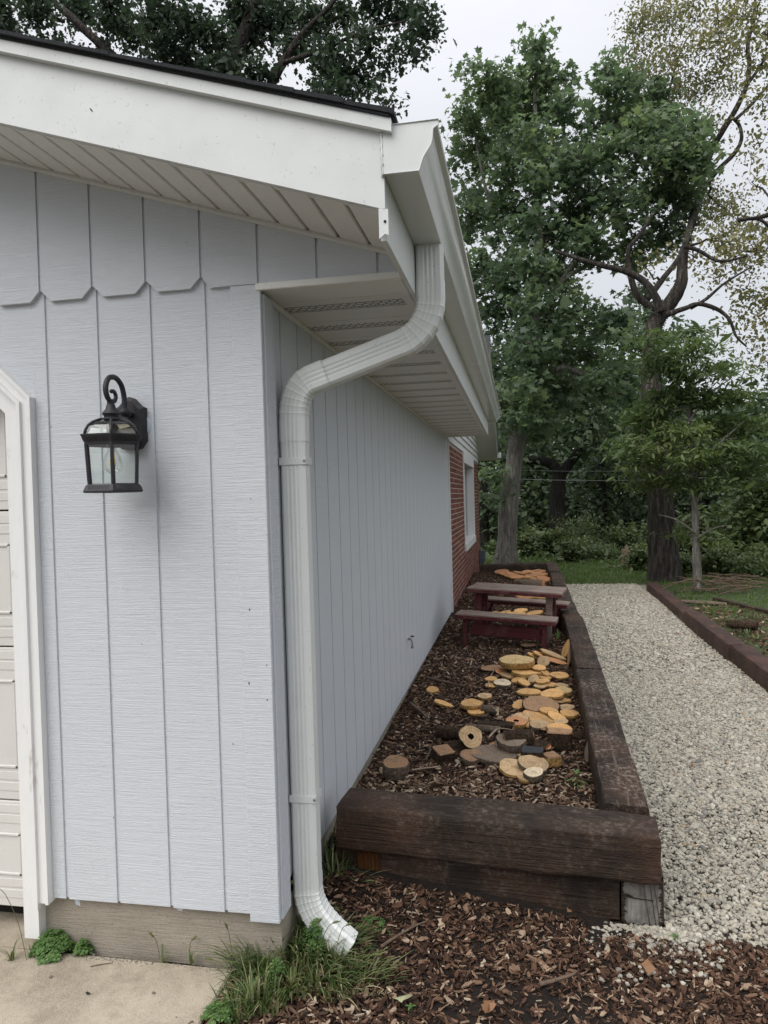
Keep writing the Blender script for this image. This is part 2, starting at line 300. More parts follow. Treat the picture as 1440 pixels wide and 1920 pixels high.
class MB:
    def __init__(s): s.v=[];s.f=[];s.m=[];s.a=[]
    def add(s,v,f,m=0,a=0.):
        b=len(s.v); s.v+=[tuple(x) for x in v]; s.f+=[tuple(i+b for i in q) for q in f]; s.m+=[m]*len(f)
        s.a+= list(a) if hasattr(a,'__len__') else [a]*len(v); return s
    def box(s,x0,x1,y0,y1,z0,z1,m=0,M=None,a=0.):
        v=[Vector(p) for p in((x0,y0,z0),(x1,y0,z0),(x1,y1,z0),(x0,y1,z0),(x0,y0,z1),(x1,y0,z1),(x1,y1,z1),(x0,y1,z1))]
        if M: v=[M@p for p in v]
        return s.add(v,[(0,3,2,1),(4,5,6,7),(0,1,5,4),(1,2,6,5),(2,3,7,6),(3,0,4,7)],m,a)
    def cbox(s,x0,x1,y0,y1,z0,z1,c=.004,m=0,M=None):
        """box with chamfered long vertical edges and rims (24 verts)"""
        xs,ys,zs=(x0,x1),(y0,y1),(z0,z1); v=[];idx={}
        for i in(0,1):
            for j in(0,1):
                for k in(0,1):
                    p=[xs[i],ys[j],zs[k]]; d=[c if i==0 else -c,c if j==0 else -c,c if k==0 else -c]
                    for ax in range(3):
                        q=[p[t]+(0 if t==ax else d[t]) for t in range(3)]; idx[i,j,k,ax]=len(v); v.append(Vector(q))
        if M: v=[M@p for p in v]
        f=[]
        for ax in range(3):
            o=[t for t in range(3) if t!=ax]
            for sd in(0,1):
                q=[]
                for (u,w) in((0,0),(1,0),(1,1),(0,1)):
                    t=[0,0,0]; t[ax]=sd; t[o[0]]=u; t[o[1]]=w; q.append(idx[t[0],t[1],t[2],ax])
                flip=(sd==0)^(ax==1); f.append(tuple(q[::-1] if flip else q))
        for ax in range(3):   # edges along ax
            o=[t for t in range(3) if t!=ax]
            for u in(0,1):
                for w in(0,1):
                    def g(e,face):
                        t=[0,0,0]; t[ax]=e; t[o[0]]=u; t[o[1]]=w; return idx[t[0],t[1],t[2],face]
                    q=(g(0,o[0]),g(1,o[0]),g(1,o[1]),g(0,o[1])); f.append(q if (u^w)^(ax==1) else q[::-1])
        for i in(0,1):
            for j in(0,1):
                for k in(0,1):
                    q=(idx[i,j,k,0],idx[i,j,k,1],idx[i,j,k,2]); f.append(q if not((i+j+k)%2) else q[::-1])
        return s.add(v,f,m)
    def prism(s,poly,y0,y1,plane='xz',m=0):
        """extrude a 2D polygon along the third axis"""
        n=len(poly)
        def mk(p,t): return {'xz':(p[0],t,p[1]),'yz':(t,p[0],p[1]),'xy':(p[0],p[1],t)}[plane]
        v=[mk(p,y0) for p in poly]+[mk(p,y1) for p in poly]
        f=[tuple(range(n)),tuple(range(2*n-1,n-1,-1))]+[(i,i+n,(i+1)%n+n,(i+1)%n) for i in range(n)]
        return s.add(v,f,m)
    def tube(s,pts,rad,n=8,m=0,cap=True,jit=0.,sq=None):
        pts=[Vector(p) for p in pts]; k=len(pts); r=[rad]*k if not hasattr(rad,'__len__') else list(rad)
        v=[];up=Vector((0,0,1)); prev=None
        for i,p in enumerate(pts):
            t=(pts[min(i+1,k-1)]-pts[max(i-1,0)]).normalized()
            if prev is None: a=t.cross(up); a=a if a.length>.05 else t.cross(Vector((0,1,0)))
            else: a=prev-t*prev.dot(t)
            a.normalize(); b=t.cross(a); prev=a
            for j in range(n):
                an=2*math.pi*j/n; rr=r[i]*(1+(random.uniform(-jit,jit) if jit else 0)); v.append(p+(a*math.cos(an)+b*math.sin(an))*rr)
        f=[(i*n+j,(i+1)*n+j,(i+1)*n+(j+1)%n,i*n+(j+1)%n) for i in range(k-1) for j in range(n)]
        if cap: f+=[tuple(range(n)),tuple(range(k*n-1,k*n-n-1,-1))]
        return s.add(v,f,m)
    def lathe(s,prof,c=(0,0,0),n=16,m=0,closed=True,axis='z'):
        v=[];k=len(prof)
        for (r,z) in prof:
            for j in range(n):
                an=2*math.pi*j/n; x,y=r*math.cos(an),r*math.sin(an)
                q=(x,y,z) if axis=='z' else ((x,z,y) if axis=='y' else (z,x,y)); v.append((q[0]+c[0],q[1]+c[1],q[2]+c[2]))
        f=[(i*n+j,i*n+(j+1)%n,(i+1)*n+(j+1)%n,(i+1)*n+j) for i in range(k-1) for j in range(n)]
        if closed: f+=[tuple(range(n-1,-1,-1)),tuple(range((k-1)*n,k*n))]
        return s.add(v,f,m)
    def sphere(s,c,r,n=10,m=0,sc=(1,1,1)):
        k=n//2; pr=[(max(1e-4,math.sin(math.pi*i/k)),-math.cos(math.pi*i/k)) for i in range(k+1)]; v=[]
        for a,z in pr:
            for j in range(n): an=2*math.pi*j/n; v.append((c[0]+r*sc[0]*a*math.cos(an),c[1]+r*sc[1]*a*math.sin(an),c[2]+r*sc[2]*z))
        f=[(i*n+j,i*n+(j+1)%n,(i+1)*n+(j+1)%n,(i+1)*n+j) for i in range(k) for j in range(n)]
        return s.add(v,f,m)
    def build(s,name,mats,parent=None,smooth=False,attr=None,fix=True,**kw):
        me=bpy.data.meshes.new(name); me.from_pydata(s.v,[],s.f)
        for mt in (mats if isinstance(mats,(list,tuple)) else [mats]): me.materials.append(mt)
        me.polygons.foreach_set('material_index',s.m)
        if attr: at=me.attributes.new(attr,'FLOAT','POINT'); at.data.foreach_set('value',s.a)
        if fix:
            import bmesh
            bm=bmesh.new(); bm.from_mesh(me); bmesh.ops.recalc_face_normals(bm,faces=bm.faces); bm.to_mesh(me); bm.free()
        if smooth:
            me.polygons.foreach_set('use_smooth',[True]*len(me.polygons))
            if smooth!=True: me.set_sharp_from_angle(angle=R_(smooth))
        return link(name,me,parent,**kw)
def link(name,me,parent=None,**kw):
    o=bpy.data.objects.new(name,me); COL.objects.link(o)
    if parent: o.parent=parent
    props(o,**kw); return o
def thing(name,label,cat,loc=(0,0,0),rot=(0,0,0),group=None):
    o=bpy.data.objects.new(name,None); COL.objects.link(o); o.location=loc; o.rotation_euler=rot; o.empty_display_size=.1
    return props(o,label,cat,group)
def V3(*a): return Vector(a)

# ------------------------------------------------------------------ ground surfaces
def bed_z(x,y): return .172+.0105*max(0,min(y,10.5))-.030*math.exp(-max(x,0)/.07)
def fm_z(x,y):   # mulch in front of the timber wall
    b=.018+.11*math.exp(-((x-.15)/.42)**2-((y-.55)/.26)**2)+.045*math.exp(-((x-.75)/.4)**2-((y-.5)/.18)**2)
    return b+.012*noise.noise(Vector((x*3,y*3,0)))
def sheet(name,x0,x1,y0,y1,nx,ny,zf,mt,**kw):
    xs=np.linspace(x0,x1,nx+1); ys=np.linspace(y0,y1,ny+1)
    V=[(x,y,zf(x,y)) for y in ys for x in xs]; F=[]
    for j in range(ny):
        for i in range(nx): a=j*(nx+1)+i; F+=[a,a+1,a+nx+2,a+nx+1]
    return link(name,mesh_np(name,V,F,[4]*(nx*ny),[mt],smooth=True),None,**kw)
big=lambda x,y:-.035+(.0 if y<12 else -.02*min(y-12,40)+.5*noise.noise(Vector((x*.08,y*.08,1)))*min(1,(y-12)/10))
sheet('ground',-150,150,-60,260,60,90,lambda x,y:-.12-.02*max(0,min(y-12,60)),FLOORD,kind='structure')
sheet('lawn',-8,26,9.5,19,60,30,lambda x,y:-.02+.02*noise.noise(Vector((x,y,0)))-.01*max(0,y-12),GRASSG,kind='structure')
sheet('lawn_strip',2.95,9,-1,9.49,20,24,lambda x,y:-.03+.06*max(0,min(1,(x-3)/.4))*1.0,GRASSG,kind='structure')
sheet('gravel_path',.9,3.2,-1.6,11.05,20,60,lambda x,y:-.012+.006*noise.noise(Vector((x*2,y*2,0)))-(0.05 if y<.2-.12*(x-1.6) else 0),GRAVB,kind='structure')
sheet('mulch_ground',-.45,3.2,-1.9,.62,60,44,lambda x,y:fm_z(x,y) if y<.45 or x<1.15 else -.03,SOIL,kind='structure')
sheet('planting_bed_soil',-.02,1.27,.66,10.75,20,90,lambda x,y:bed_z(x,y)+.012*noise.noise(Vector((x*4,y*4,0))),SOIL,kind='structure')
mb=MB(); mb.cbox(-4,-.17,-2.2,.0,-.1,.04,.006); mb.box(-4,-.913,-.001,.6,-.1,.0395); mb.build('driveway_slab',CONC,None,kind='structure')

# ------------------------------------------------------------------ garage
garage=thing('garage','white painted garage with grooved wood siding, dark roof edge and a clipped-corner door','garage',(0,0,0))
SP=.2028; G0=-.796   # groove spacing
mb=MB(); mb.box(-.912,-.0,.030,.25,-.1,.30); mb.build('front_foundation',FOUND,garage)
mb=MB(); mb.box(-.25,-.022,.25,6.45,-.1,.30); mb.build('side_foundation',FOUND,garage)
mb=MB(); mb.box(-.852,-.012,.006,.03,.240,2.9); mb.box(-3,-.852,.006,.03,2.3,3.3); mb.box(-.03,-.0192,.0,6.45,.240,2.36); mb.box(-.012,.47,.006,.03,2.376,2.55); mb.build('sheathing',SID,garage)
# front planks
xs=[-.853]+[G0+i*SP for i in range(4)]+[-.088]
for a,b in zip(xs[:-1],xs[1:]):
    g0=.0 if a==xs[0] else .0052; g1=.0 if b==xs[-1] else .0052
    mb=MB(); mb.cbox(a+g0,b-g1,.0,.02,.236+random.uniform(-.002,.002),2.43,.0016); mb.build('front_plank',SID,garage)
# planks above and left of the door opening
for i in range(4):
    a=G0-(i+1)*SP; mb=MB(); mb.cbox(a+.0042,a+SP-.0042,.001,.02,2.03 if i==0 else 2.14,2.43,.0016)
    if i==0:
        mb=MB(); mb.prism([(-.9,2.075),(-.853,2.02),(-.853,2.43),(-.995,2.43),(-.995,2.18)],.001,.02)
    mb.build('front_plank',SID,garage)
# gable boards with clipped lower corners
ztop=lambda x:2.597-.3225*x
k=0
for i in range(-5,7):
    a=-.806+i*SP; b=a+SP; a2,b2=a+.0048,b-.0048
    if a>=.47: break
    b2=min(b2,.485)
    if b<=-.19: poly=[(a2,2.414),(a2+.036,2.378),(b2-.036,2.378),(b2,2.414)]
    elif a<-.19: poly=[(a2,2.414),(a2+.036,2.376),(b2+.008,2.376)]; poly[-1]=(b2,2.376)
    else: poly=[(a2,2.374),(b2,2.374)]
    poly=poly+[(b2,ztop(b2)),(a2,ztop(a2))]
    mb=MB(); mb.prism(poly,-.015,.0055); mb.build('gable_board',SID,garage)
mb=MB(); mb.prism([(-1.9,2.416),(-.20,2.416),(-.17,2.3748),(.48,2.3748),(.48,ztop(.48)),(-1.9,ztop(-1.9))],-.009,.0057); mb.build('gable_backing',SID,garage)
# corner boards
mb=MB(); mb.cbox(-.093,.012,-.02,-.001,.222,2.372,.002); mb.build('corner_board',SID,garage)
mb=MB(); mb.cbox(-.001,.018,-.0005,.088,.226,2.345,.002); mb.build('corner_board',SID,garage)
# side planks
y=.088; yi=.0
ys=[.088]+[.21+i*SP for i in range(31)]+[6.45]
for a,b in zip(ys[:-1],ys[1:]):
    if b-a<.03: continue
    mb=MB(); mb.cbox(-.02,.0,a+.0062,b-.0062,.238+.002*noise.noise(Vector((a,0,0))),2.345,.0014); mb.build('side_plank',SID,garage)
mb=MB(); mb.cbox(-.01,.022,6.40,6.445,.24,2.34,.002); mb.build('end_trim',LAPM,garage)
mb=MB(); mb.cbox(.0005,.014,.09,6.2,2.335,2.352,.001); mb.build('soffit_channel',SOFF,garage)
# paint smears and nail specks
for x,z,w,h in ((-.79,.236,.045,.014),(-.775,.226,.012,.026),(-.375,.232,.014,.022),(-.30,.234,.008,.008)):
    mb=MB(); po=[(x+w*math.cos(a)*random.uniform(.55,1.1),z-h*.5+h*math.sin(a)*random.uniform(.5,1.1)) for a in [i*.4488 for i in range(14)]]; mb.prism(po,.0292,.0304); mb.build('paint_smear',CAULK,garage)
for (px_,py_,w_,h_) in ((468,1143,.0022,.004),(467,1281,.002,.006),(437,1395,.003,.002),(501,1312,.002,.0035),(500,1247,.0015,.003),(213,1533,.0015,.003),(470,935,.001,.003),(60,905,.0012,.002),(432,405,.0014,.003),(266,1208,.0015,.0015),(96,800,.001,.0025),(350,455,.001,.002)):
    p_=P(px_,py_,1,-.001); yy_=-.0204 if p_.x>-.093 else (-.0155 if p_.z>2.38 else -.0004); p_=P(px_,py_,1,yy_)
    mb=MB(); mb.prism([(p_.x-w_,p_.z-h_*.4),(p_.x+w_*.3,p_.z-h_),(p_.x+w_,p_.z),(p_.x+w_*.2,p_.z+h_),(p_.x-w_*.7,p_.z+h_*.5)],yy_-.0004,yy_+.001); mb.build('paint_chip',DARK,garage)
# eave soffit panels (12 inch, perforated strip on each)
y=-.0; i=0
while y<6.15:
    e=min(y+.305,6.2)
    mb=MB()
    mb.cbox(.002,.49,y+.001 if i else -.014,min(y+.155,e),2.353,2.372,.002)
    mb.cbox(.002,.49,y+.159,min(y+.222,e),2.3535,2.37,.002)
    o=mb.build('soffit_panel',SOFF,garage)
    mb=MB(); mb.box(.004,.488,y+.225,min(e-.002,y+.301),2.3565,2.370); mb.build('soffit_vent',PERF,garage)
    y+=.305; i+=1
mb=MB(); mb.box(.0,.485,.034,6.2,2.3725,2.39); mb.build('soffit_backing',DARK,garage)
mb=MB(); mb.cbox(-.004,.492,-.026,-.014,2.350,2.374,.003); mb.build('soffit_edge_trim',SOFF,garage)
# eave fascia
mb=MB(); mb.prism([(-.378,2.43),(-.36,2.352),(6.22,2.352),(6.22,2.65),(-.378,2.65)],.486,.503,'yz'); mb.build('eave_fascia',FASC,garage)
mb=MB(); mb.box(.458,.4855,-.02,6.2,2.3475,2.3525); mb.build('fascia_return',SOFF,garage)
mb=MB(); mb.prism([(.486,2.432),(.512,2.428),(.512,2.358),(.502,2.362),(.486,2.350)],-.384,-.3795); mb.lathe([(.0001,0),(.004,.0),(.004,.001),(.0001,.001)],(.503,-.386,2.395),8,1,axis='y'); mb.build('corner_flashing',[FASC,DARK],garage)
# rake soffit slats
th=math.atan(.3225); ct,st=math.cos(th),math.sin(th); zs=lambda x:2.587-.3225*x
def rakeM(x): return Matrix(((ct,0,st,x),(0,1,0,0),(-st,0,ct,zs(x)),(0,0,0,1)))
x=.486
while x>-2.0:
    w=.1016/ct; x-=.1016
    mb=MB(); M=rakeM(x)
    v=[];pr=[(.015,0),(w-.002,0),(w-.0005,.004),(w-.0005,.016),(.002,.016),(.002,.010)]
    n=len(pr); vv=[M@Vector((u,yy,zz)) for yy in(-.368,-.017) for u,zz in pr]
    mb.add(vv,[tuple(range(n)),tuple(range(2*n-1,n-1,-1))]+[(i,i+n,(i+1)%n+n,(i+1)%n) for i in range(n)])
    mb.build('rake_soffit_slat',SOFF,garage)
mb=MB(); M=rakeM(-2.0); mb.box(0,2.62,-.37,.02,.0165,.03,0,M); mb.build('rake_soffit_backing',DARK,garage)
mb=MB(); mb.box(-.0,2.61,-.0285,-.0152,-.013,.004,0,M); mb.box(0,2.61,-.0152-.02,-.0152,-.0135,-.010,0,M); mb.build('rake_soffit_channel',SOFF,garage)
# rake fascia board, crown strip
zf=lambda x:2.590-.3225*x   # bottom
def slab(x0,x1,zoff0,zoff1,y0,y1,mt,name,cut=None):
    mb=MB(); p=[(x0,zf(x0)+zoff0),(x1,zf(x1)+zoff0),(x1,zf(x1)+zoff1),(x0,zf(x0)+zoff1)]; mb.prism(p,y0,y1); return mb.build(name,mt,garage)
slab(-2.2,.504,0,.205,-.384,-.366,FASC,'rake_fascia')
slab(-2.2,.504,-.0,.004,-.3665,-.345,FASC,'rake_fascia_lip')
slab(-2.2,.530,.203,.238,-.406,-.3845,FASC,'rake_crown_strip')
slab(-2.2,.526,.2385,.246,-.412,-.36,ROOFM,'roof_edge')
# dark chip on fascia
mb=MB(); p=P(170,205,1,-.386); mb.prism([(p.x-.004,p.z+.005),(p.x+.001,p.z+.002),(p.x+.005,p.z-.006),(p.x+.001,p.z-.004)],-.3862,-.384); mb.build('paint_chip',DARK,garage)
# roof deck and shingle courses
mb=MB(); mb.prism([(-6.2,zf(-6.2)+.226),(.51,zf(.51)+.216),(.51,zf(.51)+.232),(-6.2,zf(-6.2)+.242)],-.38,6.3); mb.build('roof_deck',DARK,garage)
u=.0; x=.54
while x>-2.3:
    L_=.135; xa=x-L_-.16; sag=random.uniform(-.002,.002)
    z1=zf(x)+.246+.0135; z0=zf(xa)+.246-.001
    mb=MB(); mb.prism([(xa,z0),(x,z1-.013),(x,z1+sag),(xa,z0+.006)],-.420+random.uniform(-.004,.004),6.3); mb.build('shingle_course',ROOFM,garage)
    x-=L_
mb=MB(); mb.prism([(-6.2,zf(-6.2)+.246),(-2.2,zf(-2.2)+.246),(-2.2,zf(-2.2)+.256),(-6.2,zf(-6.2)+.256)],-.42,6.3); mb.build('roof_slope',ROOFM,garage)
# garage back mass so the roof is not hollow
mb=MB(); mb.box(-6.0,-.26,.2,6.4,-.05,2.34); mb.build('inner_walls',DARK,garage)
# door surround (clipped corner)
def band(pts,w,y0,y1,mt,name):
    """mitred band of width w to the left/below of a polyline in xz"""
    pts=[Vector(p) for p in pts]; inn=[]
    for i,p in enumerate(pts):
        d0=(p-pts[i-1]).normalized() if i else (pts[1]-p).normalized(); d1=(pts[i+1]-p).normalized() if i<len(pts)-1 else d0
        n0=Vector((-d0.y,d0.x)); n1=Vector((-d1.y,d1.x)); b=(n0+n1).normalized(); inn.append(p+b*w/max(.3,b.dot(n0)))
    for i in range(len(pts)-1):
        mb=MB(); q=[pts[i],pts[i+1],inn[i+1],inn[i]]; mb.prism([(a.x,a.y) for a in q],y0,y1); mb.build(name,mt,garage,smooth=False)
path=[(-.853,.225),(-.853,2.043),(-1.012,2.195),(-2.6,2.195)]
band(path,.012,-.030,.02,TRIM,'brick_mould')
band([(-.865,.225),(-.865,2.038),(-1.017,2.183),(-2.6,2.183)],.028,-.022,.02,TRIM,'brick_mould')
band([(-.893,.205),(-.893,2.028),(-1.028,2.156),(-2.6,2.156)],.014,-.033,.02,TRIM,'brick_mould')
band([(-.908,.085),(-.908,2.018),(-1.032,2.138),(-2.6,2.138)],.060,-.010,.095,TRIM,'door_stop')
# garage door: four sections, each with raised rectangle and ribs
door=link('garage_door',None,garage) if False else None
zj=[.125,.538,1.126,1.643,2.16]
for a,b in zip(zj[:-1],zj[1:]):
    mb=MB(); mb.cbox(-2.6,-.95,.10,.14,a+.003,b-.003,.003); d=mb.build('garage_door_section',DOOR,garage)
    mb=MB(); h=b-a
    for zz in (a+.040,a+.082,b-.045,b-.085): mb.cbox(-2.6,-.955,.0975,.101,zz-.003,zz+.030,.0014)
    mb.build('section_rib',DOOR,d)
    mb=MB(); x1=-1.052; x0=-1.75; z0,z1=a+.125,b-.125
    for q in((x0,x1,z0,z0+.012),(x0,x1,z1-.012,z1),(x0,x0+.012,z0,z1),(x1-.012,x1,z0,z1)): mb.cbox(q[0],q[1],.094,.101,q[2],q[3],.003)
    mb.build('panel_moulding',DOOR,d)

# ------------------------------------------------------------------ gutter
gut=thing('rain_gutter','white aluminium gutter with ogee front along the garage eave','gutter',(.5,-.386,2.52))
gl=gut.location
def gbuild(mb,name,mt,**k):
    mb.v=[(a-gl.x,b-gl.y,c-gl.z) for a,b,c in mb.v]; return mb.build(name,mt,gut,**k)
prof=[(.5045,2.640),(.5045,2.524),(.597,2.522),(.602,2.535),(.609,2.553),(.620,2.570),(.630,2.584),(.634,2.600),(.636,2.626),(.650,2.634),(.652,2.642),(.643,2.644)]
inner=[(.6425,2.6425),(.649,2.640),(.646,2.637),(.634,2.629),(.6315,2.600),(.6275,2.586),(.618,2.572),(.607,2.555),(.599,2.536),(.594,2.5245),(.507,2.5265),(.507,2.640)]
mb=MB(); mb.prism(prof+inner,-.385,6.44); gbuild(mb,'gutter_trough',GUT,smooth=25)
endp=[(.5,2.648),(.5,2.519),(.600,2.518),(.605,2.535),(.612,2.553),(.623,2.569),(.633,2.584),(.637,2.600),(.639,2.624),(.654,2.634),(.655,2.647)]
mb=MB(); mb.prism(endp,-.389,-.3855); gbuild(mb,'end_cap',FASC)
mb=MB()
rim=endp+[endp[0]]
mb.tube([(a,-.390,b) for a,b in rim],.0022,6); gbuild(mb,'end_cap_rim',FASC,smooth=True)
mb=MB(); mb.tube([(.500+.002*math.sin(i*2.1),-.388-.002*math.cos(i*3.3),2.655-.0085*i) for i in range(18)],[.0028+.0014*math.sin(i*4.) for i in range(18)],6); gbuild(mb,'sealant_bead',SEAL,smooth=True)
mb=MB(); mb.prism(endp,6.44,6.444); gbuild(mb,'end_cap',FASC)
mb=MB(); mb.cbox(.52,.645,6.4,6.47,2.64,2.70,.002); gbuild(mb,'diverter',FASC)
mb=MB()
for yy in np.arange(.3,6.3,.61): mb.box(.506,.648,yy,yy+.025,2.6445,2.6465)
gbuild(mb,'hanger_strap',GUT,)
mb=MB(); mb.prism([(.45,2.668),(.5115,2.648),(.5115,2.652),(.45,2.672)],-.38,6.3); mb.build('drip_edge',FASC,garage)
mb=MB(); mb.prism([(.520,2.640),(.540,2.640),(.531,2.674)],-.35,-.33); mb.build('drip_edge_tip',SEAL,garage)

# ------------------------------------------------------------------ downspout
ds=thing('downspout','white corrugated downspout bending from the gutter to the wall corner with a kick-out foot','downspout',(.05,.17,.04))
dl=ds.location
def rect_profile(w,d,f):
    """rectangle w (along s) x d (along y) with vertical flutes; list of (s,t)"""
    P_=[];c=.009
    def side(p0,p1,nrm,L_,fl):
        pts=[];ts=[0.]
        for c0 in fl: ts+= [c0-.075,c0-.03,c0+.03,c0+.075]
        ts+=[1.]
        for i,t in enumerate(ts):
            dd= -f if (i%4 in(2,3) and 0<i<len(ts)-1) else 0
            pts.append((p0[0]+(p1[0]-p0[0])*t+nrm[0]*dd,p0[1]+(p1[1]-p0[1])*t+nrm[1]*dd))
        return pts
    a,b=w/2,d/2
    P_+=side((-a+c,-b),(a-c,-b),(0,-1),w,[.30,.5,.70]); P_+=side((a,-b+c),(a,b-c),(1,0),d,[.35,.65])
    P_+=side((a-c,b),(-a+c,b),(0,1),w,[.3,.5,.7]); P_+=side((-a,b-c),(-a,-b+c),(-1,0),d,[.35,.65])
    return P_
def sweep_y(path,w,d,name,mt,scl=1.0,closed=True):
    """sweep fluted rectangle along an xz path; profile second axis is world y. path: (x,y,z,scale)"""
    prof=rect_profile(w,d,.0010 if name=='elbow' else .0022); n=len(prof); v=[];k=len(path)
    for i,(x,y,z,sc) in enumerate(path):
        a=path[max(i-1,0)];b=path[min(i+1,k-1)]; t=Vector((b[0]-a[0],0,b[2]-a[2])).normalized()
        s=Vector((-t.z,0,t.x))   # points +x when t is down
        for (p,q) in prof:
            ss=sc; v.append(Vector((x,y,z))+s*p*ss+Vector((0,q*ss,0))-dl)
    f=[(i*n+j,i*n+(j+1)%n,(i+1)*n+(j+1)%n,(i+1)*n+j) for i in range(k-1) for j in range(n)]
    if closed: f+=[tuple(range(n)),tuple(range(k*n-1,k*n-n-1,-1))]
    mb=MB(); mb.add(v,f); return mb.build(name,mt,ds,smooth=9 if name=='elbow' else 28)
def arc(p0,d0,p1,d1,n,y0,y1,pleat=.045):
    """bezier elbow with pleats"""
    h=(Vector(p1)-Vector(p0)).length*.38; a=Vector(p0);b=a+Vector(d0)*h;d=Vector(p1);c=d-Vector(d1)*h; out=[]
    N_=n*6
    for i in range(N_+1):
        t=i/N_; q=a*(1-t)**3+b*3*t*(1-t)**2+c*3*t*t*(1-t)+d*t**3
        m=i%6; sc=[1.022,.992,.985,.982,.985,.992][m]
        if i in(0,N_): sc=1
        out.append((q.x,y0+(y1-y0)*t,q.y,sc))
    return out
W_,D_=.096,.072
dn=Vector((0,-1)); dg=Vector((.098-.43,2.062-2.177)).normalized()
YU,YL=.216,.178
pA=Vector((.4455,2.190)); pB=Vector((.125,2.079))
sweep_y([(.5535,YU,2.523,.97),(.5535,YU,2.40,.97)],W_,D_,'outlet_pipe',DSP,closed=False)
sweep_y([(.5535,YU,2.405,1.0),(.5535,YU,2.345,1.0)]+arc((.5535,2.345),dn,pA,dg,7,YU,YU-.004),W_,D_,'elbow',DSP,closed=False)
sweep_y([(pA.x+.012,YU-.004,pA.y+.004,.965),(pB.x-.02,YL+.003,pB.y-.007,.965)],W_,D_,'slanted_pipe',DSP,closed=False)
sweep_y([(pB.x+.055,YL+.004,pB.y+.019,1.0)]+arc(pB,dg,(.0535,1.935),dn,7,YL,YL)+[(.0535,YL,1.86,1.0)],W_,D_,'elbow',DSP,closed=False)
sweep_y([(.0535,YL,1.88,.96),(.0535,YL,.25,.96)],W_,D_,'straight_pipe',DSP,closed=False)
dg2=Vector((.78,-.56)).normalized()
sweep_y([(.0535,YL,.30,1.0),(.0535,YL,.262,1.0)]+arc((.0535,.258),dn,(.165,.092),dg2,9,YL,YL-.03,.06)+[(.165+dg2.x*.055,YL-.035,.092+dg2.y*.055,1.0)],W_,D_,'elbow',DSP,closed=False)
for zz in(1.79,.582):
    mb=MB(); z0,z1=zz-.013,zz+.013; w=W_/2+.0006; d=D_/2+.0006
    x0,x1,y0,y1=.0535-w,.0535+w,YL-d,YL+d
    mb.cbox(x0,x1,y0-.0015,y0+.0005,z0,z1,.0006); mb.cbox(x1-.0005,x1+.0015,y0,y1,z0,z1,.0006)
    mb.lathe([(.0001,-.004),(.005,-.003),(.005,0),(.0001,0)],(x1-.004,y0-.0015,zz),8,1,axis='y')
    mb.v=[tuple(Vector(q)-dl) for q in mb.v]; mb.build('strap',[DSP,STEEL],ds)

# ------------------------------------------------------------------ wall lantern
LX,LY=-.466,-.150
lan=thing('wall_lantern','black scroll-arm lantern with clear glass panes on the grooved wall','lantern',(LX,0,1.68))
def lb(mb,name,mt,**k):
    mb.v=[(a-LX,b,c-1.68) for a,b,c in mb.v]; return mb.build(name,mt,lan,**k)
# back plate
bx=LX-.008
bp=[(-.055,1.872),(-.035,1.845),(0,1.838),(.035,1.845),(.055,1.872),(.055,1.985),(.040,1.992),(.028,2.004),(.016,2.018),(0,2.024),(-.016,2.018),(-.028,2.004),(-.040,1.992),(-.055,1.985)]
mb=MB(); n=len(bp); cz=1.93
v=[(bx+a,-.0015,b) for a,b in bp]+[(bx+a,-.022,b) for a,b in bp]+[(bx+a*.80,-.030,cz+(b-cz)*.86) for a,b in bp]
mb.add(v,[tuple(range(n))]+[(i,(i+1)%n,(i+1)%n+n,i+n) for i in range(n)]+[(i+n,(i+1)%n+n,(i+1)%n+2*n,i+2*n) for i in range(n)]+[tuple(range(3*n-1,2*n-1,-1))])
mb.lathe([(.0001,-.012),(.004,-.010),(.005,0),(.0001,0)],(bx+.03,-.030,1.915),8,axis='y')
lb(mb,'back_plate',BLACK,smooth=30)
mb=MB(); mb.lathe([(.0001,-.004),(.036,-.003),(.04,0),(.0001,0)],(bx+.028,-.0012,1.925),20,axis='y'); lb(mb,'caulk_ring',CAULK,smooth=30)
# arm: from plate up and over to the finial, ending in a scroll
def cr(pts,k=8):
    pts=[Vector(p) for p in pts]; out=[]
    for i in range(len(pts)-1):
        p0=pts[max(i-1,0)];p1=pts[i];p2=pts[i+1];p3=pts[min(i+2,len(pts)-1)]
        for j in range(k):
            t=j/k; out.append(.5*((2*p1)+(p2-p0)*t+(2*p0-5*p1+4*p2-p3)*t*t+(3*p1-p0-3*p2+p3)*t**3))
    out.append(pts[-1]); return out
def yz(px,py):  # photo pixel -> point on the vertical plane through the lantern axis (x=bx)
    return P(px,py,0,LX)
LZ=lambda q:[(a,-.150+(b+.150)*.80,c if c<1.985 else 1.985+(c-1.985)*.70) for a,b,c in q]
arm=[(LX,-.045,1.968),(LX,-.045,2.0),(LX,-.048,2.04),(LX,-.066,2.085),(LX,-.108,2.112),(LX,-.157,2.102),(LX,-.182,2.062),(LX,-.178,2.020),(LX,-.152,1.994),(LX,-.122,2.000),(LX,-.110,2.024),(LX,-.124,2.046),(LX,-.140,2.043)]
aw=cr(LZ(arm),7); rad=[.0088-.0036*max(0,(i/len(aw)-.55)/.45) for i in range(len(aw))]
mb=MB(); mb.tube(aw,rad,10); mb.sphere((LX,-.1425,2.0255),.0075,8); mb.lathe([(.006,1.955),(.016,1.958),(.018,1.966),(.013,1.974),(.009,1.98)],(LX,-.066,0),12); mb.box(LX-.012,LX+.012,-.07,-.028,1.952,1.966); lb(mb,'scroll_arm',BLACK,smooth=True)
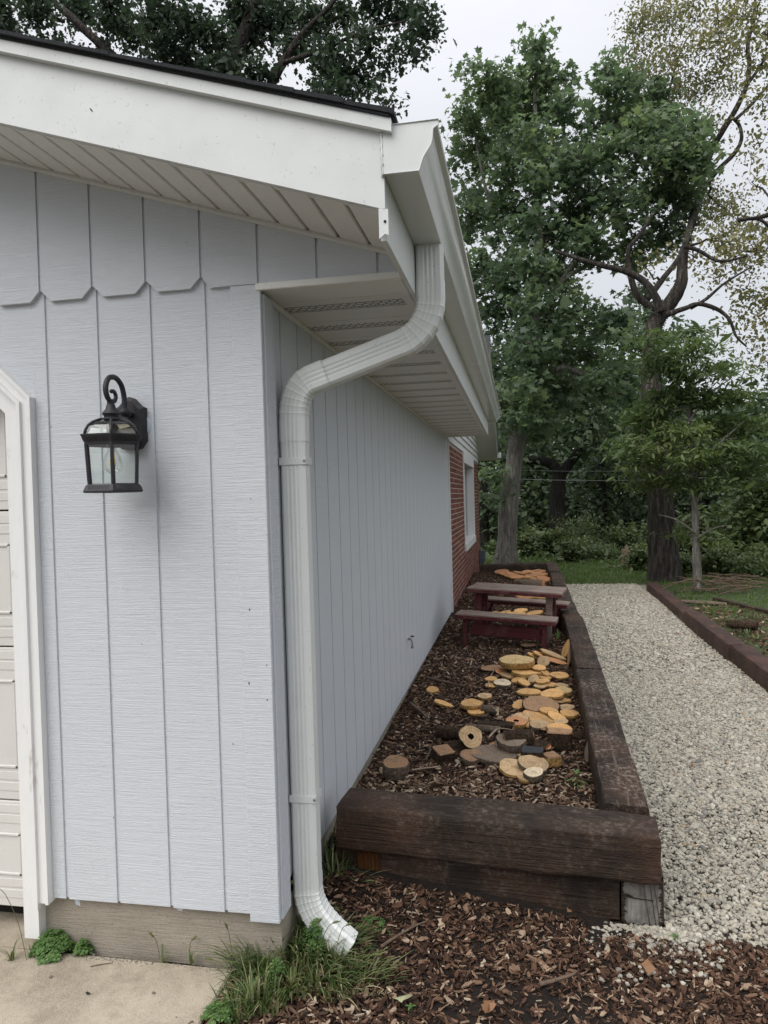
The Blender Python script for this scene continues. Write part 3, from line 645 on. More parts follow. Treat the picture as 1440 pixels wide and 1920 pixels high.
mb=MB(); mb.lathe([(.011,1.998),(.012,1.986),(.0115,1.982),(.014,1.979),(.017,1.966),(.026,1.956),(.029,1.951),(.024,1.945),(.022,1.940),(.033,1.932),(.029,1.929),(.001,1.928)],(LX,LY,0),16); lb(mb,'finial',BLACK,smooth=35)
def hexp(r,z,a0=0):
    r*=.83
    return [(LX+r*math.cos(R_(a0+60*i)),LY+r*math.sin(R_(a0+60*i)),z) for i in range(6)]
# NB vertices at 30+60i -> flat face towards -y
RT,RBm=.108,.100; ZT,ZB=1.852,1.722
# dome ribs and glass
dp=[(.113,1.878),(.108,1.894),(.096,1.910),(.076,1.922),(.052,1.930),(.028,1.934)]
for i in range(6):
    a=R_(60*i); b=R_(60+60*i)
    mb=MB(); mb.tube([(LX+r*.83*math.cos(a),LY+r*.83*math.sin(a),z) for r,z in dp],.0042,6); lb(mb,'dome_rib',BLACK,smooth=True)
    mb=MB(); vv=[];k=len(dp)
    for r,z in dp: vv+=[(LX+r*.82*math.cos(a),LY+r*.82*math.sin(a),z-.001),(LX+r*.82*math.cos(b),LY+r*.82*math.sin(b),z-.001)]
    mb.add(vv,[(2*j,2*j+1,2*j+3,2*j+2) for j in range(k-1)]); lb(mb,'dome_pane',GLASS,fix=False)
    # wall panes and posts
    mb=MB(); p=[Vector(hexp(RT,ZT)[i]),Vector(hexp(RBm,ZB)[i])]; mb.tube(p,.0055,6); lb(mb,'corner_post',BLACK,smooth=30)
    A=hexp(RT*.97,ZT);B=hexp(RBm*.97,ZB); mb=MB(); mb.add([A[i],A[(i+1)%6],B[(i+1)%6],B[i]],[(0,1,2,3)]); 
    c=sum((Vector(q) for q in (A[i],A[(i+1)%6],B[(i+1)%6],B[i])),Vector())/4; ax=Vector((LX,LY,c.z)); inw=(ax-c).normalized()*.0025
    lb(mb,'glass_pane',GLASS,fix=False)
def hexring(prof,name):
    mb=MB(); k=len(prof); v=[]
    for r,z in prof: v+=hexp(r,z)
    f=[(i*6+j,i*6+(j+1)%6,(i+1)*6+(j+1)%6,(i+1)*6+j) for i in range(k-1) for j in range(6)]
    mb.add(v,f); return lb(mb,name,BLACK,fix=True)
col_=hexring([(.112,1.846),(.114,1.855),(.126,1.872),(.129,1.876),(.129,1.880),(.116,1.881),(.109,1.880),(.106,1.850),(.112,1.846)],'upper_collar')
bas=hexring([(.100,1.722),(.112,1.718),(.124,1.702),(.126,1.698),(.124,1.694),(.09,1.693),(.085,1.70),(.085,1.722),(.100,1.722)],'lower_collar')
# slanted flutes on both collars
for nm,par,(r0,z0),(r1,z1) in(('collar_flute',col_,(.1155,1.857),(.1245,1.870)),('collar_flute',bas,(.1135,1.7155),(.1225,1.7035))):
    mb=MB()
    for i in range(6):
        a0=Vector(hexp(r0,z0)[i]);b0=Vector(hexp(r0,z0)[(i+1)%6]);a1=Vector(hexp(r1,z1)[i]);b1=Vector(hexp(r1,z1)[(i+1)%6])
        for t in np.arange(.12,.90,.075):
            s_=.04 if t<.5 else -.04; mb.tube([a0.lerp(b0,t),a1.lerp(b1,t+s_)],.0016,4)
    mb.v=[(a-LX,b,c-1.68) for a,b,c in mb.v]; mb.build(nm,BLACK,par)
mb=MB(); mb.lathe([(.016,1.925),(.016,1.872),(.020,1.868),(.018,1.845),(.013,1.842)],(LX,LY,0),14); lb(mb,'bulb_socket',BLACK,smooth=30)
mb=MB(); mb.lathe([(.013,1.845),(.015,1.832),(.026,1.812),(.031,1.790),(.027,1.768),(.014,1.757),(.001,1.754)],(LX,LY,0),18,closed=False); bulb=lb(mb,'bulb',BULB,smooth=True)
mb=MB()
for q in range(4):
    a=q*math.pi/2+.4; mb.tube([(.003*math.cos(a),LY+.003*math.sin(a),1.838-1.68),(.008*math.cos(a),LY+.008*math.sin(a),1.782-1.68)],.0019,6)
mb.build('filament',FILA,bulb)

# ------------------------------------------------------------------ hose bib
hb=thing('hose_bib','small metal outdoor tap fixed low on the garage side wall','tap',(0,2.93,.577)); hb.scale=(.6,.6,.9)
mb=MB(); mb.cbox(.0005,.012,-.028,.028,.012,.05,.003); mb.tube([(.01,0,.03),(.05,0,.03),(.065,0,.005),(.065,0,-.03)],.011,8,1); mb.lathe([(.018,-.03),(.018,-.045),(.012,-.045)],(.065,0,0),10,1)
mb.build('tap_body',[FASC,STEEL],hb,smooth=35)
mb=MB(); mb.lathe([(.004,.0),(.022,.004),(.022,.012),(.004,.014)],(.07,0,.045),10); mb.build('handle',BLACK,hb)

# ------------------------------------------------------------------ brick house
house=thing('brick_house','red brick house with white lap gable behind the garage','house',(0,6.45,0))
hl=house.location
def hbuild(mb,name,mt,parent=None,**k):
    mb.v=[(a-hl.x,b-hl.y,c-hl.z) for a,b,c in mb.v]; return mb.build(name,mt,parent or house,**k)
HY0,HY1=6.452,13.1; WY0,WY1,WZ0,WZ1=8.86,11.28,.82,2.335
mb=MB()
for q in((HY0,WY0,-.1,2.33),(WY1,HY1,-.1,2.33),(WY0,WY1,-.1,WZ0),(WY0,WY1,WZ1-.004,2.33)): mb.box(-.15,-.006,q[0],q[1],q[2],q[3])
hbuild(mb,'mortar_wall',MORT)
BL,BH,JT=.198,.054,.0135
pos=[];row=0;z=-.06
while z<2.33-.05:
    y=HY0+(0 if row%2 else -BL/2-JT/2)
    while y<HY1:
        a,b=max(y,HY0+.002),min(y+BL,HY1)
        if b-a>.03:
            segs=[(a,b)]
            if z+BH>WZ0-.01 and z<WZ1:
                segs=[]
                if a<WY0-.002: segs.append((a,min(b,WY0-.002)))
                if b>WY1+.002: segs.append((max(a,WY1+.002),b))
            for s in segs:
                if s[1]-s[0]>.02: pos.append((s[0],s[1],z))
        y+=BL+JT
    z+=BH+JT; row+=1
mb0=MB(); mb0.cbox(-.02,0,0,BL,0,BH,.003); me=None
pos.sort(key=lambda q:q[0])
full=[q for q in pos if abs(q[1]-q[0]-BL)<1e-6 and q[2]>.2]; chosen=set(full[:300])
proto=None
for q in full[:300]:
    if proto is None: proto=mb0.build('brick',BRICK,house); o=proto
    else: o=proto.copy(); COL.objects.link(o)
    o.location=(random.uniform(-.0015,.0015),q[0]-hl.y,q[2]); 
mb=MB()
for q in pos:
    if q in chosen: continue
    t=random.random(); dx=random.uniform(-.0015,.0015); b0=len(mb.v); mb.box(-.02+dx,dx,q[0],q[1],q[2],q[2]+BH,a=t)
hbuild(mb,'brickwork',BRICK,attr='tone',fix=False,kind='stuff')
# far end wall
mb=MB(); mb.box(-6,-.02,HY1-.1,HY1-.002,-.1,2.4); hbuild(mb,'end_wall',BRICK)
mb=MB(); mb.box(-6,-.16,HY0+.01,HY1-.11,-.1,2.3); hbuild(mb,'inner_walls',DARK)
# lap siding gable
RZ=lambda y:2.42+.46*(13.42-y) if y>9.78 else 2.42+.46*(13.42-9.78)-.46*(9.78-y)
z=2.33;ex=.105
while z<3.9:
    ya=HY0 if z<3.0 else max(HY0,9.78-(4.0-z)/.46); yb=min(HY1,13.42-(z-2.42)/.46)
    if yb-ya<.1: break
    mb=MB(); yc=min(HY1,13.42-(z+ex-2.42)/.46) 
    vv=[(-.006,ya,z+ex),(.016,ya,z),(.016,yb,z),(-.006,max(ya+.05,min(yb,yc+.2)),z+ex),(-.05,ya,z+ex),(-.05,ya,z),(-.05,yb,z),(-.05,max(ya+.05,min(yb,yc+.2)),z+ex)]
    mb.add(vv,[(0,1,2,3),(7,6,5,4),(1,5,6,2),(0,3,7,4),(3,2,6,7),(0,4,5,1)]); hbuild(mb,'lap_board',LAPM)
    z+=ex
# rake soffit + fascia + roof of the house
mb=MB(); yr=9.78; OX=.405
def rk(x0,x1,zo0,zo1,name,mt,ya=yr,yb=13.42,mbx=None):
    m_=MB(); vv=[]
    for x in(x0,x1):
        for (yy,zz) in((ya,RZ(ya)+zo0),(yb,RZ(yb)+zo0),(yb,RZ(yb)+zo1),(ya,RZ(ya)+zo1)): vv.append((x,yy,zz))
    m_.add(vv,[(0,1,2,3),(7,6,5,4),(0,4,5,1),(1,5,6,2),(2,6,7,3),(3,7,4,0)]); hbuild(m_,name,mt)
rk(-.01,OX-.02,-.02,.0,'rake_soffit',SOFF); rk(OX-.02,OX,-.03,.15,'rake_fascia',FASC); rk(OX+.001,OX+.02,.09,.17,'rake_crown_strip',FASC)
rk(-6,OX+.03,.172,.20,'roof_slope',ROOFM)
rk(-6,OX+.03,.172,.20,'roof_slope',ROOFM,ya=6.2,yb=yr); rk(OX-.02,OX,-.03,.15,'rake_fascia',FASC,ya=6.3,yb=yr); rk(-.01,OX-.02,-.02,.0,'rake_soffit',SOFF,ya=6.3,yb=yr)
mb=MB(); mb.cbox(.0,OX+.08,13.40,13.52,2.44,2.56,.01); hbuild(mb,'gutter_end',FASC)
# window
win=None
mb=MB()
mb.cbox(-.13,.018,WY0,WY0+.07,WZ0,WZ1,.003); mb.cbox(-.13,.018,WY1-.05,WY1,WZ0,WZ1,.003); mb.cbox(-.13,.022,WY0-.02,WY1+.02,WZ1-.17,WZ1,.003)
win=hbuild(mb,'window',TRIM)
mb=MB(); mb.cbox(-.13,.03,WY0-.03,WY1+.03,WZ0-.03,WZ0+.09,.004); mb.v=[(a-hl.x,b-hl.y,c) for a,b,c in mb.v]; mb.build('sill',TRIM,win)
mb=MB(); mb.box(-.125,-.118,WY0+.07,WY1-.05,WZ0+.09,WZ1-.17); mb.v=[(a-hl.x,b-hl.y,c) for a,b,c in mb.v]; mb.build('pane',WINGL,win)
mb=MB(); 
for q in(WY0+.09,(WY0+WY1)/2,WY1-.09): mb.box(-.117,-.10,q-.02,q+.02,WZ0+.09,WZ1-.17)
mb.v=[(a-hl.x,b-hl.y,c) for a,b,c in mb.v]; mb.build('frame',TRIM,win)
ub=thing('utility_box','small dark grey utility box on the far brick corner','utility box',(.002,12.75,.25))
mb=MB(); mb.cbox(0,.11,-.14,.14,.0,.27,.01); mb.build('box_body',GREYBOX,ub); mb=MB(); mb.cbox(.1105,.12,-.12,.12,.02,.25,.004); mb.tube([(.05,0,0),(.05,0,-.3)],.02,8); mb.build('lid',GREYBOX,ub)

# ------------------------------------------------------------------ timber walls
def tie(name,p0,p1,w,h,parent,seed,mats=None,wear=.5,label=None,rnd=.022,end=True,topwear=True,base=None):
    """rough sawn tie from p0 to p1 (centre bottom line) """
    rs=random.Random(seed); p0=Vector(p0);p1=Vector(p1); Lg=(p1-p0).length; nseg=max(6,int(Lg/.07)); prof=[]
    c=rnd
    for (sx,sz,a0) in((1,-1,-90),(1,1,0),(-1,1,90),(-1,-1,180)):
        for q in range(4):
            a=R_(a0+30*q); prof.append((sx*(w/2-c)+c*math.cos(a),h/2+sz*(h/2-c)+c*math.sin(a)))
    full=[]
    for i in range(16):
        a=prof[i];b=prof[(i+1)%16]; full.append(a)
        if math.hypot(a[0]-b[0],a[1]-b[1])>.05:
            for t in(.33,.67): full.append((a[0]*(1-t)+b[0]*t,a[1]*(1-t)+b[1]*t))
    n=len(full); v=[];wr=[]
    for i in range(nseg+1):
        u=i/nseg*Lg
        for (s,t) in full:
            nz_=noise.noise(Vector((u*2.2+seed*7,s*9,t*9)))*.008+noise.noise(Vector((u*11+seed*3,s*25,t*25)))*.0045
            k=1+nz_/(.1); kk=0 if i not in(0,nseg) else .004
            v.append((u+(noise.noise(Vector((s*30,t*30,seed)))*.006 if i in(0,nseg) else 0),s*k*(1-kk*8),h/2+(t-h/2)*k*(1-kk*8)))
            wr.append((wear if t>h*.8 else wear*.25) if topwear else wear*.3)
    f=[(i*n+j,i*n+(j+1)%n,(i+1)*n+(j+1)%n,(i+1)*n+j) for i in range(nseg) for j in range(n)]
    caps=[tuple(range(n)),tuple(range((nseg+1)*n-1,nseg*n-1,-1))]
    mb=MB(); mb.add(v,f,0,wr); b=len(mb.v); mb.f+=caps; mb.m+=[1 if (mats and len(mats)>1) else 0]*2
    o=mb.build(name,mats or [TIE],parent,smooth=32,attr='wear',label=label)
    X=(p1-p0).normalized(); Z=Vector((0,0,1)); Y=Z.cross(X).normalized(); Z=X.cross(Y)
    M=Matrix((( X.x,Y.x,Z.x,p0.x),(X.y,Y.y,Z.y,p0.y),(X.z,Y.z,Z.z,p0.z),(0,0,0,1)))
    if parent: M=Matrix.Translation(-parent.location)@M
    o.matrix_local=M if parent else M; return o
def endgrain_block():
    n=NT('weathered_end_grain'); t=n.noise('pos',(60,60,6),1,5,.7,.35,.65); d=n.noise('pos',(26,26,26),1,4,.6,.45,.6)
    c=n.mix(t,(.30,.285,.26),(.17,.155,.14)); c=n.mix(n.math('MULTIPLY',d,.4),c,(.08,.07,.06)); return n.fin(c,.85,n.bump(t,.8,.004))
ENDG=endgrain_block()
wall=thing('timber_retaining_wall','dark creosoted timber wall round the raised mulch bed beside the garage','retaining wall',(.7,.6,0))
tie('railroad_tie',(.085,.612,.222),(1.322,.505,.217),.215,.178,wall,1,wear=.28,rnd=.013)
tie('railroad_tie',(.06,.645,.028),(1.180,.568,.022),.17,.19,wall,2,wear=.45,label='lower front timber, cracked, with a rusty orange patch at its left end')
tie('railroad_tie',(.10,.60,-.12),(1.180,.555,-.14),.17,.155,wall,3,wear=.2)
tie('railroad_tie',(1.262,.500,.004),(1.335,2.9,.012),.158,.205,wall,4,[TIE,ENDG],wear=.2,label='lower side timber with a grey weathered cut end facing the front',rnd=.010)
side=[((1.235,.66),(1.300,2.935),.0),((1.302,2.955),(1.345,5.12),.012),((1.335,5.14),(1.358,7.7),-.004),((1.355,7.72),(1.385,9.35),.004),((1.37,9.37),(1.365,10.75),.035)]
for i,(a,b,dz) in enumerate(side):
    tie('railroad_tie',(a[0],a[1],.224+dz*.5),(b[0],b[1],.224+dz),.178,.180,wall,10+i,wear=.95 if i==0 else .42,rnd=.014)
for i,(a,b) in enumerate((((1.34,2.92),(1.36,5.4)),((1.36,5.42),(1.375,8.)),((1.375,8.02),(1.38,10.75)))):
    tie('railroad_tie',(a[0],a[1],.01),(b[0],b[1],.01),.17,.2,wall,20+i,wear=.4)
tie('railroad_tie',(.12,10.72,.235),(1.27,10.78,.245),.178,.18,wall,30,wear=.3)
tie('railroad_tie',(.12,10.74,.03),(1.27,10.80,.03),.178,.19,wall,31,wear=.3)
# rusty patch, hatch marks on the lower front timber
RUST=bark_mat('rusty_saw_marks',(.09,.035,.012),(.19,.08,.028),3,160,.006)
mb=MB(); 
for i in range(11):
    x=.155+i*.0085; mb.box(x,x+.007,0,.006,.085+random.uniform(-.004,.004),.205+random.uniform(-.004,.003))
mb.v=[(a-.7,b+.545-.6-.06*(a-.1),c) for a,b,c in mb.v]; mb.build('saw_mark_patch',RUST,wall)
# saw-toothed dark border and check on the cut end block
mb=MB(); yb=.4945
def tri_edge(x0,x1,z0,z1,side):
    s_=[];k=16
    for i in range(k):
        t0,t1=i/k,(i+1)/k; L_=random.uniform(.006,.022)
        if side in'tb':
            a=x0+(x1-x0)*t0;b=x0+(x1-x0)*t1; zz=z1 if side=='t' else z0; dz=-L_ if side=='t' else L_
            mb.prism([(a,zz),(b,zz),((a+b)/2+.002,zz+dz),(a,zz+dz*.7)],yb,yb+.003)
        else:
            a=z0+(z1-z0)*t0;b=z0+(z1-z0)*t1; xx=x0 if side=='l' else x1; dx=L_ if side=='l' else -L_
            mb.prism([(xx,a),(xx,b),(xx+dx*.7,b),(xx+dx,(a+b)/2)],yb,yb+.003)
for s_ in'ltrb': tri_edge(1.184,1.336,.008,.203,s_)
mb.prism([(1.186,.128),(1.205,.132),(1.222,.124),(1.232,.117),(1.212,.118),(1.195,.123)],yb-.001,yb+.003)
mb.prism([(1.225,.119),(1.30,.112),(1.30,.1105),(1.225,.116)],yb-.001,yb+.003)
for a in(1.262,1.285,1.30): mb.prism([(a,.19),(a+.0015,.19),(a+.022,.02),(a+.0205,.02)],yb-.0005,yb+.003)
mb.v=[(a-.7,b-.6,c) for a,b,c in mb.v]; mb.build('creosote_edge',TIE,wall)
# right border
rbw=thing('timber_path_edging','low red-brown timber edging along the right side of the gravel path','edging',(2.9,6,0))
for i,(a,b,dz) in enumerate((((2.855,2.2),(2.845,3.70),.02),((2.845,3.72),(2.852,4.95),.028),((2.835,4.97),(2.872,6.98),.03),((2.875,7.0),(2.94,9.1),-.01),((2.94,9.12),(2.99,10.35),-.02))):
    tie('landscape_timber',(a[0],a[1],-.035+dz),(b[0],b[1],-.035+dz),.17,.18,rbw,50+i,[RTIE],rnd=.014,wear=.5)

# ------------------------------------------------------------------ loose material (instanced stuff)
def stone_mesh(seed,flat=.7):
    import bmesh
    bm=bmesh.new(); bmesh.ops.create_icosphere(bm,subdivisions=1,radius=.5); rs=random.Random(seed)
    e=[rs.uniform(.75,1.15),rs.uniform(.65,.95),rs.uniform(.5,.8)*flat/.7]
    for v in bm.verts:
        k=1+rs.uniform(-.16,.16); v.co=Vector((v.co.x*e[0],v.co.y*e[1],v.co.z*e[2]))*k
    me=bpy.data.meshes.new('stone_shape'); bm.to_mesh(me); bm.free(); me.materials.append(STN); return me
def chip_mesh(seed,mt):
    rs=random.Random(seed); Lc=1.; w=rs.choice((.12,.18,.3,.42,.55))*rs.uniform(.8,1.2); t=rs.uniform(.06,.14); k=4; v=[]
    for i in range(k+1):
        u=(i/k-.5)*Lc; ww=w*(1-.6*abs(i/k-.5)*2*rs.uniform(.5,1.1))/2; z=rs.uniform(-.03,.03)+.12*(u*u)*rs.choice((1,1,-1))
        sk=rs.uniform(-.05,.05); v+=[(u,-ww+sk,z-t/2),(u,ww+sk,z-t/2+rs.uniform(-.03,.03)),(u,ww*.9+sk,z+t/2),(u,-ww*.9+sk,z+t/2+rs.uniform(-.03,.03))]
    f=[(i*4+j,(i+1)*4+j,(i+1)*4+(j+1)%4,i*4+(j+1)%4) for i in range(k) for j in range(4)]+[(0,1,2,3),(k*4+3,k*4+2,k*4+1,k*4)]
    me=bpy.data.meshes.new('chip_shape'); me.from_pydata(v,[],f); me.materials.append(mt); me.update(); return me
def tuft_mesh(seed,mt,nb=7,h=1.):
    rs=random.Random(seed); mb=MB()
    for i in range(nb):
        a=rs.uniform(0,6.28); r=rs.uniform(0,.25); x,y=r*math.cos(a),r*math.sin(a); lean=rs.uniform(.1,.6); hh=h*rs.uniform(.6,1.1); w=.035; b=rs.uniform(0,6.28); dx,dy=math.cos(b),math.sin(b); ex,ey=-dy*w,dx*w
        p=[Vector((x,y,0)),Vector((x+dx*lean*.3,y+dy*lean*.3,hh*.6)),Vector((x+dx*lean,y+dy*lean,hh))]; E_=Vector((ex,ey,0)); tn=rs.random()
        mb.add([p[0]-E_,p[0]+E_,p[1]+E_*.8,p[1]-E_*.8,p[2]],[(0,1,2,3),(3,2,4)],0,tn)
    me=bpy.data.meshes.new('tuft_shape'); me.from_pydata(mb.v,[],mb.f); me.materials.append(mt); at=me.attributes.new('tone','FLOAT','POINT'); at.data.foreach_set('value',mb.a); me.update(); return me
def scatter(name,pts,scl,rot,shapes,**kw):
    me=bpy.data.meshes.new(name); n=len(pts); me.vertices.add(n); me.vertices.foreach_set('co',np.asarray(pts,np.float32).ravel())
    a=me.attributes.new('scl','FLOAT_VECTOR','POINT'); a.data.foreach_set('vector',np.asarray(scl,np.float32).ravel())
    a=me.attributes.new('rot','FLOAT_VECTOR','POINT'); a.data.foreach_set('vector',np.asarray(rot,np.float32).ravel())
    o=link(name,me,None,**kw)
    g=bpy.data.node_groups.new(name,'GeometryNodeTree'); g.interface.new_socket('Geometry',in_out='INPUT',socket_type='NodeSocketGeometry'); g.interface.new_socket('Geometry',in_out='OUTPUT',socket_type='NodeSocketGeometry')
    I=g.nodes.new('NodeGroupInput');O=g.nodes.new('NodeGroupOutput'); ip=g.nodes.new('GeometryNodeInstanceOnPoints'); jn=g.nodes.new('GeometryNodeGeometryToInstance')
    for s in shapes:
        oo=bpy.data.objects.new(s.name,s); oi=g.nodes.new('GeometryNodeObjectInfo'); oi.inputs['Object'].default_value=oo; oi.transform_space='ORIGINAL'
        g.links.new(oi.outputs['Geometry'],jn.inputs[0])
    g.links.new(I.outputs[0],ip.inputs['Points']); g.links.new(jn.outputs[0],ip.inputs['Instance']); ip.inputs['Pick Instance'].default_value=True
    rv=g.nodes.new('FunctionNodeRandomValue'); rv.data_type='INT'; rv.inputs['Min'].default_value=0 if False else 0
    for i_ in rv.inputs:
        if i_.type=='INT' and i_.name=='Max': i_.default_value=len(shapes)-1
        if i_.type=='INT' and i_.name=='Min': i_.default_value=0
    g.links.new([x for x in rv.outputs if x.type=='INT'][0],ip.inputs['Instance Index'])
    for nm,sk in(('scl','Scale'),('rot','Rotation')):
        na=g.nodes.new('GeometryNodeInputNamedAttribute'); na.data_type='FLOAT_VECTOR'; na.inputs['Name'].default_value=nm
        so_=[x for x in na.outputs if x.enabled and x.name=='Attribute'][0]
        if sk=='Rotation':
            er=g.nodes.new('FunctionNodeEulerToRotation'); g.links.new(so_,er.inputs[0]); g.links.new(er.outputs[0],ip.inputs['Rotation'])
        else: g.links.new(so_,ip.inputs['Scale'])
    g.links.new(ip.outputs[0],O.inputs[0])
    md=o.modifiers.new('scatter','NODES'); md.node_group=g; return o
stones=[stone_mesh(i) for i in range(6)]
def gravel_edge(x): return .30+.10*math.sin((x-1.1)*3.1)-.11*(x-1.3)+.03*math.sin(x*17)
pts=[];sc=[]
def gz(x,y): return -.012
for (y0,y1,n,s0) in((-.4,1.6,38000,.0178),(1.6,4.5,60000,.0185),(4.5,11,52000,.024)):
    X=rng.uniform(1.08,2.85 if y0>1 else 3.2,n); Y=rng.uniform(y0,y1,n)
    for x,y in zip(X,Y):
        if y<gravel_edge(x)+rng.normal(0,.05) : continue
        if y>.44 and x<1.345 and y<.75: 
            continue
        if y>=.75 and x<1.36+.004*y: continue
        if x>2.78+.02*max(0,y-5)+.05: continue
        pts.append((x,y,.002+rng.uniform(-.006,.010)+(.012 if y<.9 else 0))); s=s0*rng.lognormal(-.05,.34); sc.append((s,s,s))
for i in range(90):   # strays in the mulch and below the cut end
    x=rng.uniform(1.05,1.5); y=rng.uniform(.12,.48); pts.append((x,y,.032)); s=.018*rng.lognormal(0,.25); sc.append((s,s,s))
for i in range(620):
    x=rng.normal(1.26,.10); y=.475-abs(rng.normal(0,.055)); 
    if y<.30 or x<1.06 or x>1.55: continue
    pts.append((x,y-.012,.020+rng.uniform(0,.014))); q_=.019*rng.lognormal(0,.25); sc.append((q_,q_,q_))
pts.append((0,0,-1)); sc.append((.01,)*3)
n=len(pts); rot=rng.uniform(-.5,.5,(n,3)); rot[:,2]=rng.uniform(0,6.28,n)
scatter('gravel',pts,sc,rot,stones,label='pale crushed limestone gravel covering the path',kind='stuff',cat='gravel')
def chips(name,shapes,N_,xr,yr_,zf_,s0,tilt,ok=lambda x,y:True,lift=.012,**kw):
    X=rng.uniform(*xr,N_);Y=rng.uniform(*yr_,N_); p=[];s_=[];r_=[]
    for x,y in zip(X,Y):
        if not ok(x,y): continue
        k=min(s0*rng.lognormal(-.1,.42),s0*1.9); p.append((x,y,zf_(x,y)+rng.uniform(0,lift))); s_.append((k,k*rng.uniform(.7,1.3),k*rng.uniform(.7,1.3))); r_.append((rng.normal(0,tilt),rng.normal(0,tilt),rng.uniform(0,6.28)))
    return scatter(name,p,s_,r_,shapes,**kw)
ch=[chip_mesh(i,CHIP) for i in range(8)]; chl=[chip_mesh(20+i,CHIPL) for i in range(6)]
okf=lambda x,y: rng.random()>.72*math.exp(-((x-.78)/.42)**2-((y+.02)/.16)**2) and not(x>1.05 and y>gravel_edge(x)+.03) and not(y>.50-.06*x+.0 and x<1.35) and x>-.16+.10*math.sin(y*5)
chips('front_mulch',ch,42000,(-.25,2.4),(-.95,.6),fm_z,.022,.35,okf,.016,label='dark shredded bark mulch in front of the timber wall',kind='stuff',cat='mulch')
bl=lambda x,y: rng.random()<math.exp(-((x-.05)/.35)**2-((y+.35)/.35)**2)+.03
chips('pale_mulch_chips',chl,8000,(-.2,2.4),(-.9,.45),lambda x,y:fm_z(x,y)+.008,.025,.3,lambda x,y:okf(x,y) and bl(x,y),.012,label='paler wood chips lying over the bark mulch near the bottom edge',kind='stuff',cat='mulch')
chips('bed_mulch',ch,60000,(-.01,1.40),(.70,10.7),bed_z,.026,.35,lambda x,y:x<1.21+.012*y and rng.random()<min(1,4.2/max(y,1.)),.016,label='brown bark mulch filling the raised bed along the garage wall',kind='stuff',cat='mulch')
chips('bed_pale_chips',chl,16000,(-.01,1.40),(.72,6),lambda x,y:bed_z(x,y)+.010,.028,.3,lambda x,y:x<1.14+.012*y and rng.random()<.12+.9*math.exp(-((y-1.0)/.45)**2),.012,label='pale wood chips scattered over the mulch of the raised bed',kind='stuff',cat='mulch')
tf=[tuft_mesh(i,LF['lawn']) for i in range(4)]
def tufts(name,N_,xr,yr_,h,ok,zf_,**kw):
    X=rng.uniform(*xr,N_);Y=rng.uniform(*yr_,N_); p=[];s_=[];r_=[]
    for x,y in zip(X,Y):
        if ok(x,y): k=h*rng.lognormal(0,.3); p.append((x,y,zf_(x,y))); s_.append((k,k,k)); r_.append((0,0,rng.uniform(0,6.28)))
    return scatter(name,p,s_,r_,tf,**kw)
tufts('lawn_grass',26000,(-4,12),(10.9,17.5),.06,lambda x,y:not(x<.1 and y<13.2),lambda x,y:-.02-.01*max(0,y-12),label='short green lawn grass beyond the end of the gravel path',kind='stuff',cat='grass')
tufts('side_lawn_grass',9000,(3.2,8.5),(4.0,10.9),.05,lambda x,y:not(x<4.3 and y<7.5 and rng.random()<.9) ,lambda x,y:.02,label='short green lawn grass to the right of the timber edging',kind='stuff',cat='grass')
chips('border_mulch',ch,5000,(2.98,4.6),(3.2,8.2),lambda x,y:.035,.034,.35,lambda x,y:x<4.3-.12*(y-4) ,.016,label='mulch and wood bits in the strip behind the timber edging',kind='stuff',cat='mulch')

# ------------------------------------------------------------------ foliage
STAR=([(0,0),(.28,.10),(.50,-.05),(.36,.30),(.52,.62),(.22,.52),(0,1.0),(-.22,.52),(-.52,.62),(-.36,.30),(-.50,-.05),(-.28,.10)],)
OAKT=([(0,0),(.16,.18),(.30,.35),(.20,.45),(.30,.68),(.12,.80),(0,1),(-.12,.80),(-.30,.68),(-.20,.45),(-.30,.35),(-.16,.18)],)
LANCE=([(0,0),(.13,.30),(.12,.62),(0,1),(-.12,.62),(-.13,.30)],)
OVAL=([(0,0),(.26,.35),(.22,.72),(0,1),(-.22,.72),(-.26,.35)],)
DIA=([(0,0),(.30,.5),(0,1),(-.30,.5)],)
def leaf_mesh(name,pts,size,tmpl,mt,updown=.6,droop=.35,cup=.12,sj=.3):
    pts=np.asarray(pts,np.float64); n=len(pts); T=np.array(tmpl[0]); k=len(T)
    nrm=rng.normal(0,1,(n,3)); nrm[:,2]=np.abs(nrm[:,2])*1.0+updown; nrm/=np.linalg.norm(nrm,axis=1)[:,None]
    d=rng.normal(0,1,(n,3)); d[:,2]-=droop*2; d-=nrm*(d*nrm).sum(1)[:,None]; d/=np.linalg.norm(d,axis=1)[:,None]
    s=np.cross(d,nrm); sz=size*rng.lognormal(0,sj,n)
    cu=cup*(np.abs(T[:,0])*1.6+(T[:,1]-.4)**2*-1.2)
    V=pts[:,None,:]+sz[:,None,None]*(T[None,:,0:1]*s[:,None,:]+T[None,:,1:2]*d[:,None,:]+cu[None,:,None]*nrm[:,None,:])
    cl=.5+.5*np.sin(pts[:,0]*1.9+1.3*np.sin(pts[:,2]*1.7))*np.sin(pts[:,2]*2.3+1.1*np.sin(pts[:,1]*1.5+pts[:,0]))
    tone=np.repeat(np.clip(.62*rng.beta(2,2.4,n)+.38*cl,0,1),k)
    return mesh_np(name,V.reshape(-1,3),np.arange(n*k),np.full(n,k),[mt],attrs={'tone':tone})
def curve_pts(a,b,sag,jit,k=4):
    a=Vector(a);b=Vector(b); o=[a]
    for i in range(1,k): t=i/k; o.append(a.lerp(b,t)+Vector((random.uniform(-jit,jit),random.uniform(-jit,jit),random.uniform(-jit,jit)+sag*4*t*(1-t))))
    return o+[b]
def px_r(r,y): return r*(y+2.31)*1.03/FPX
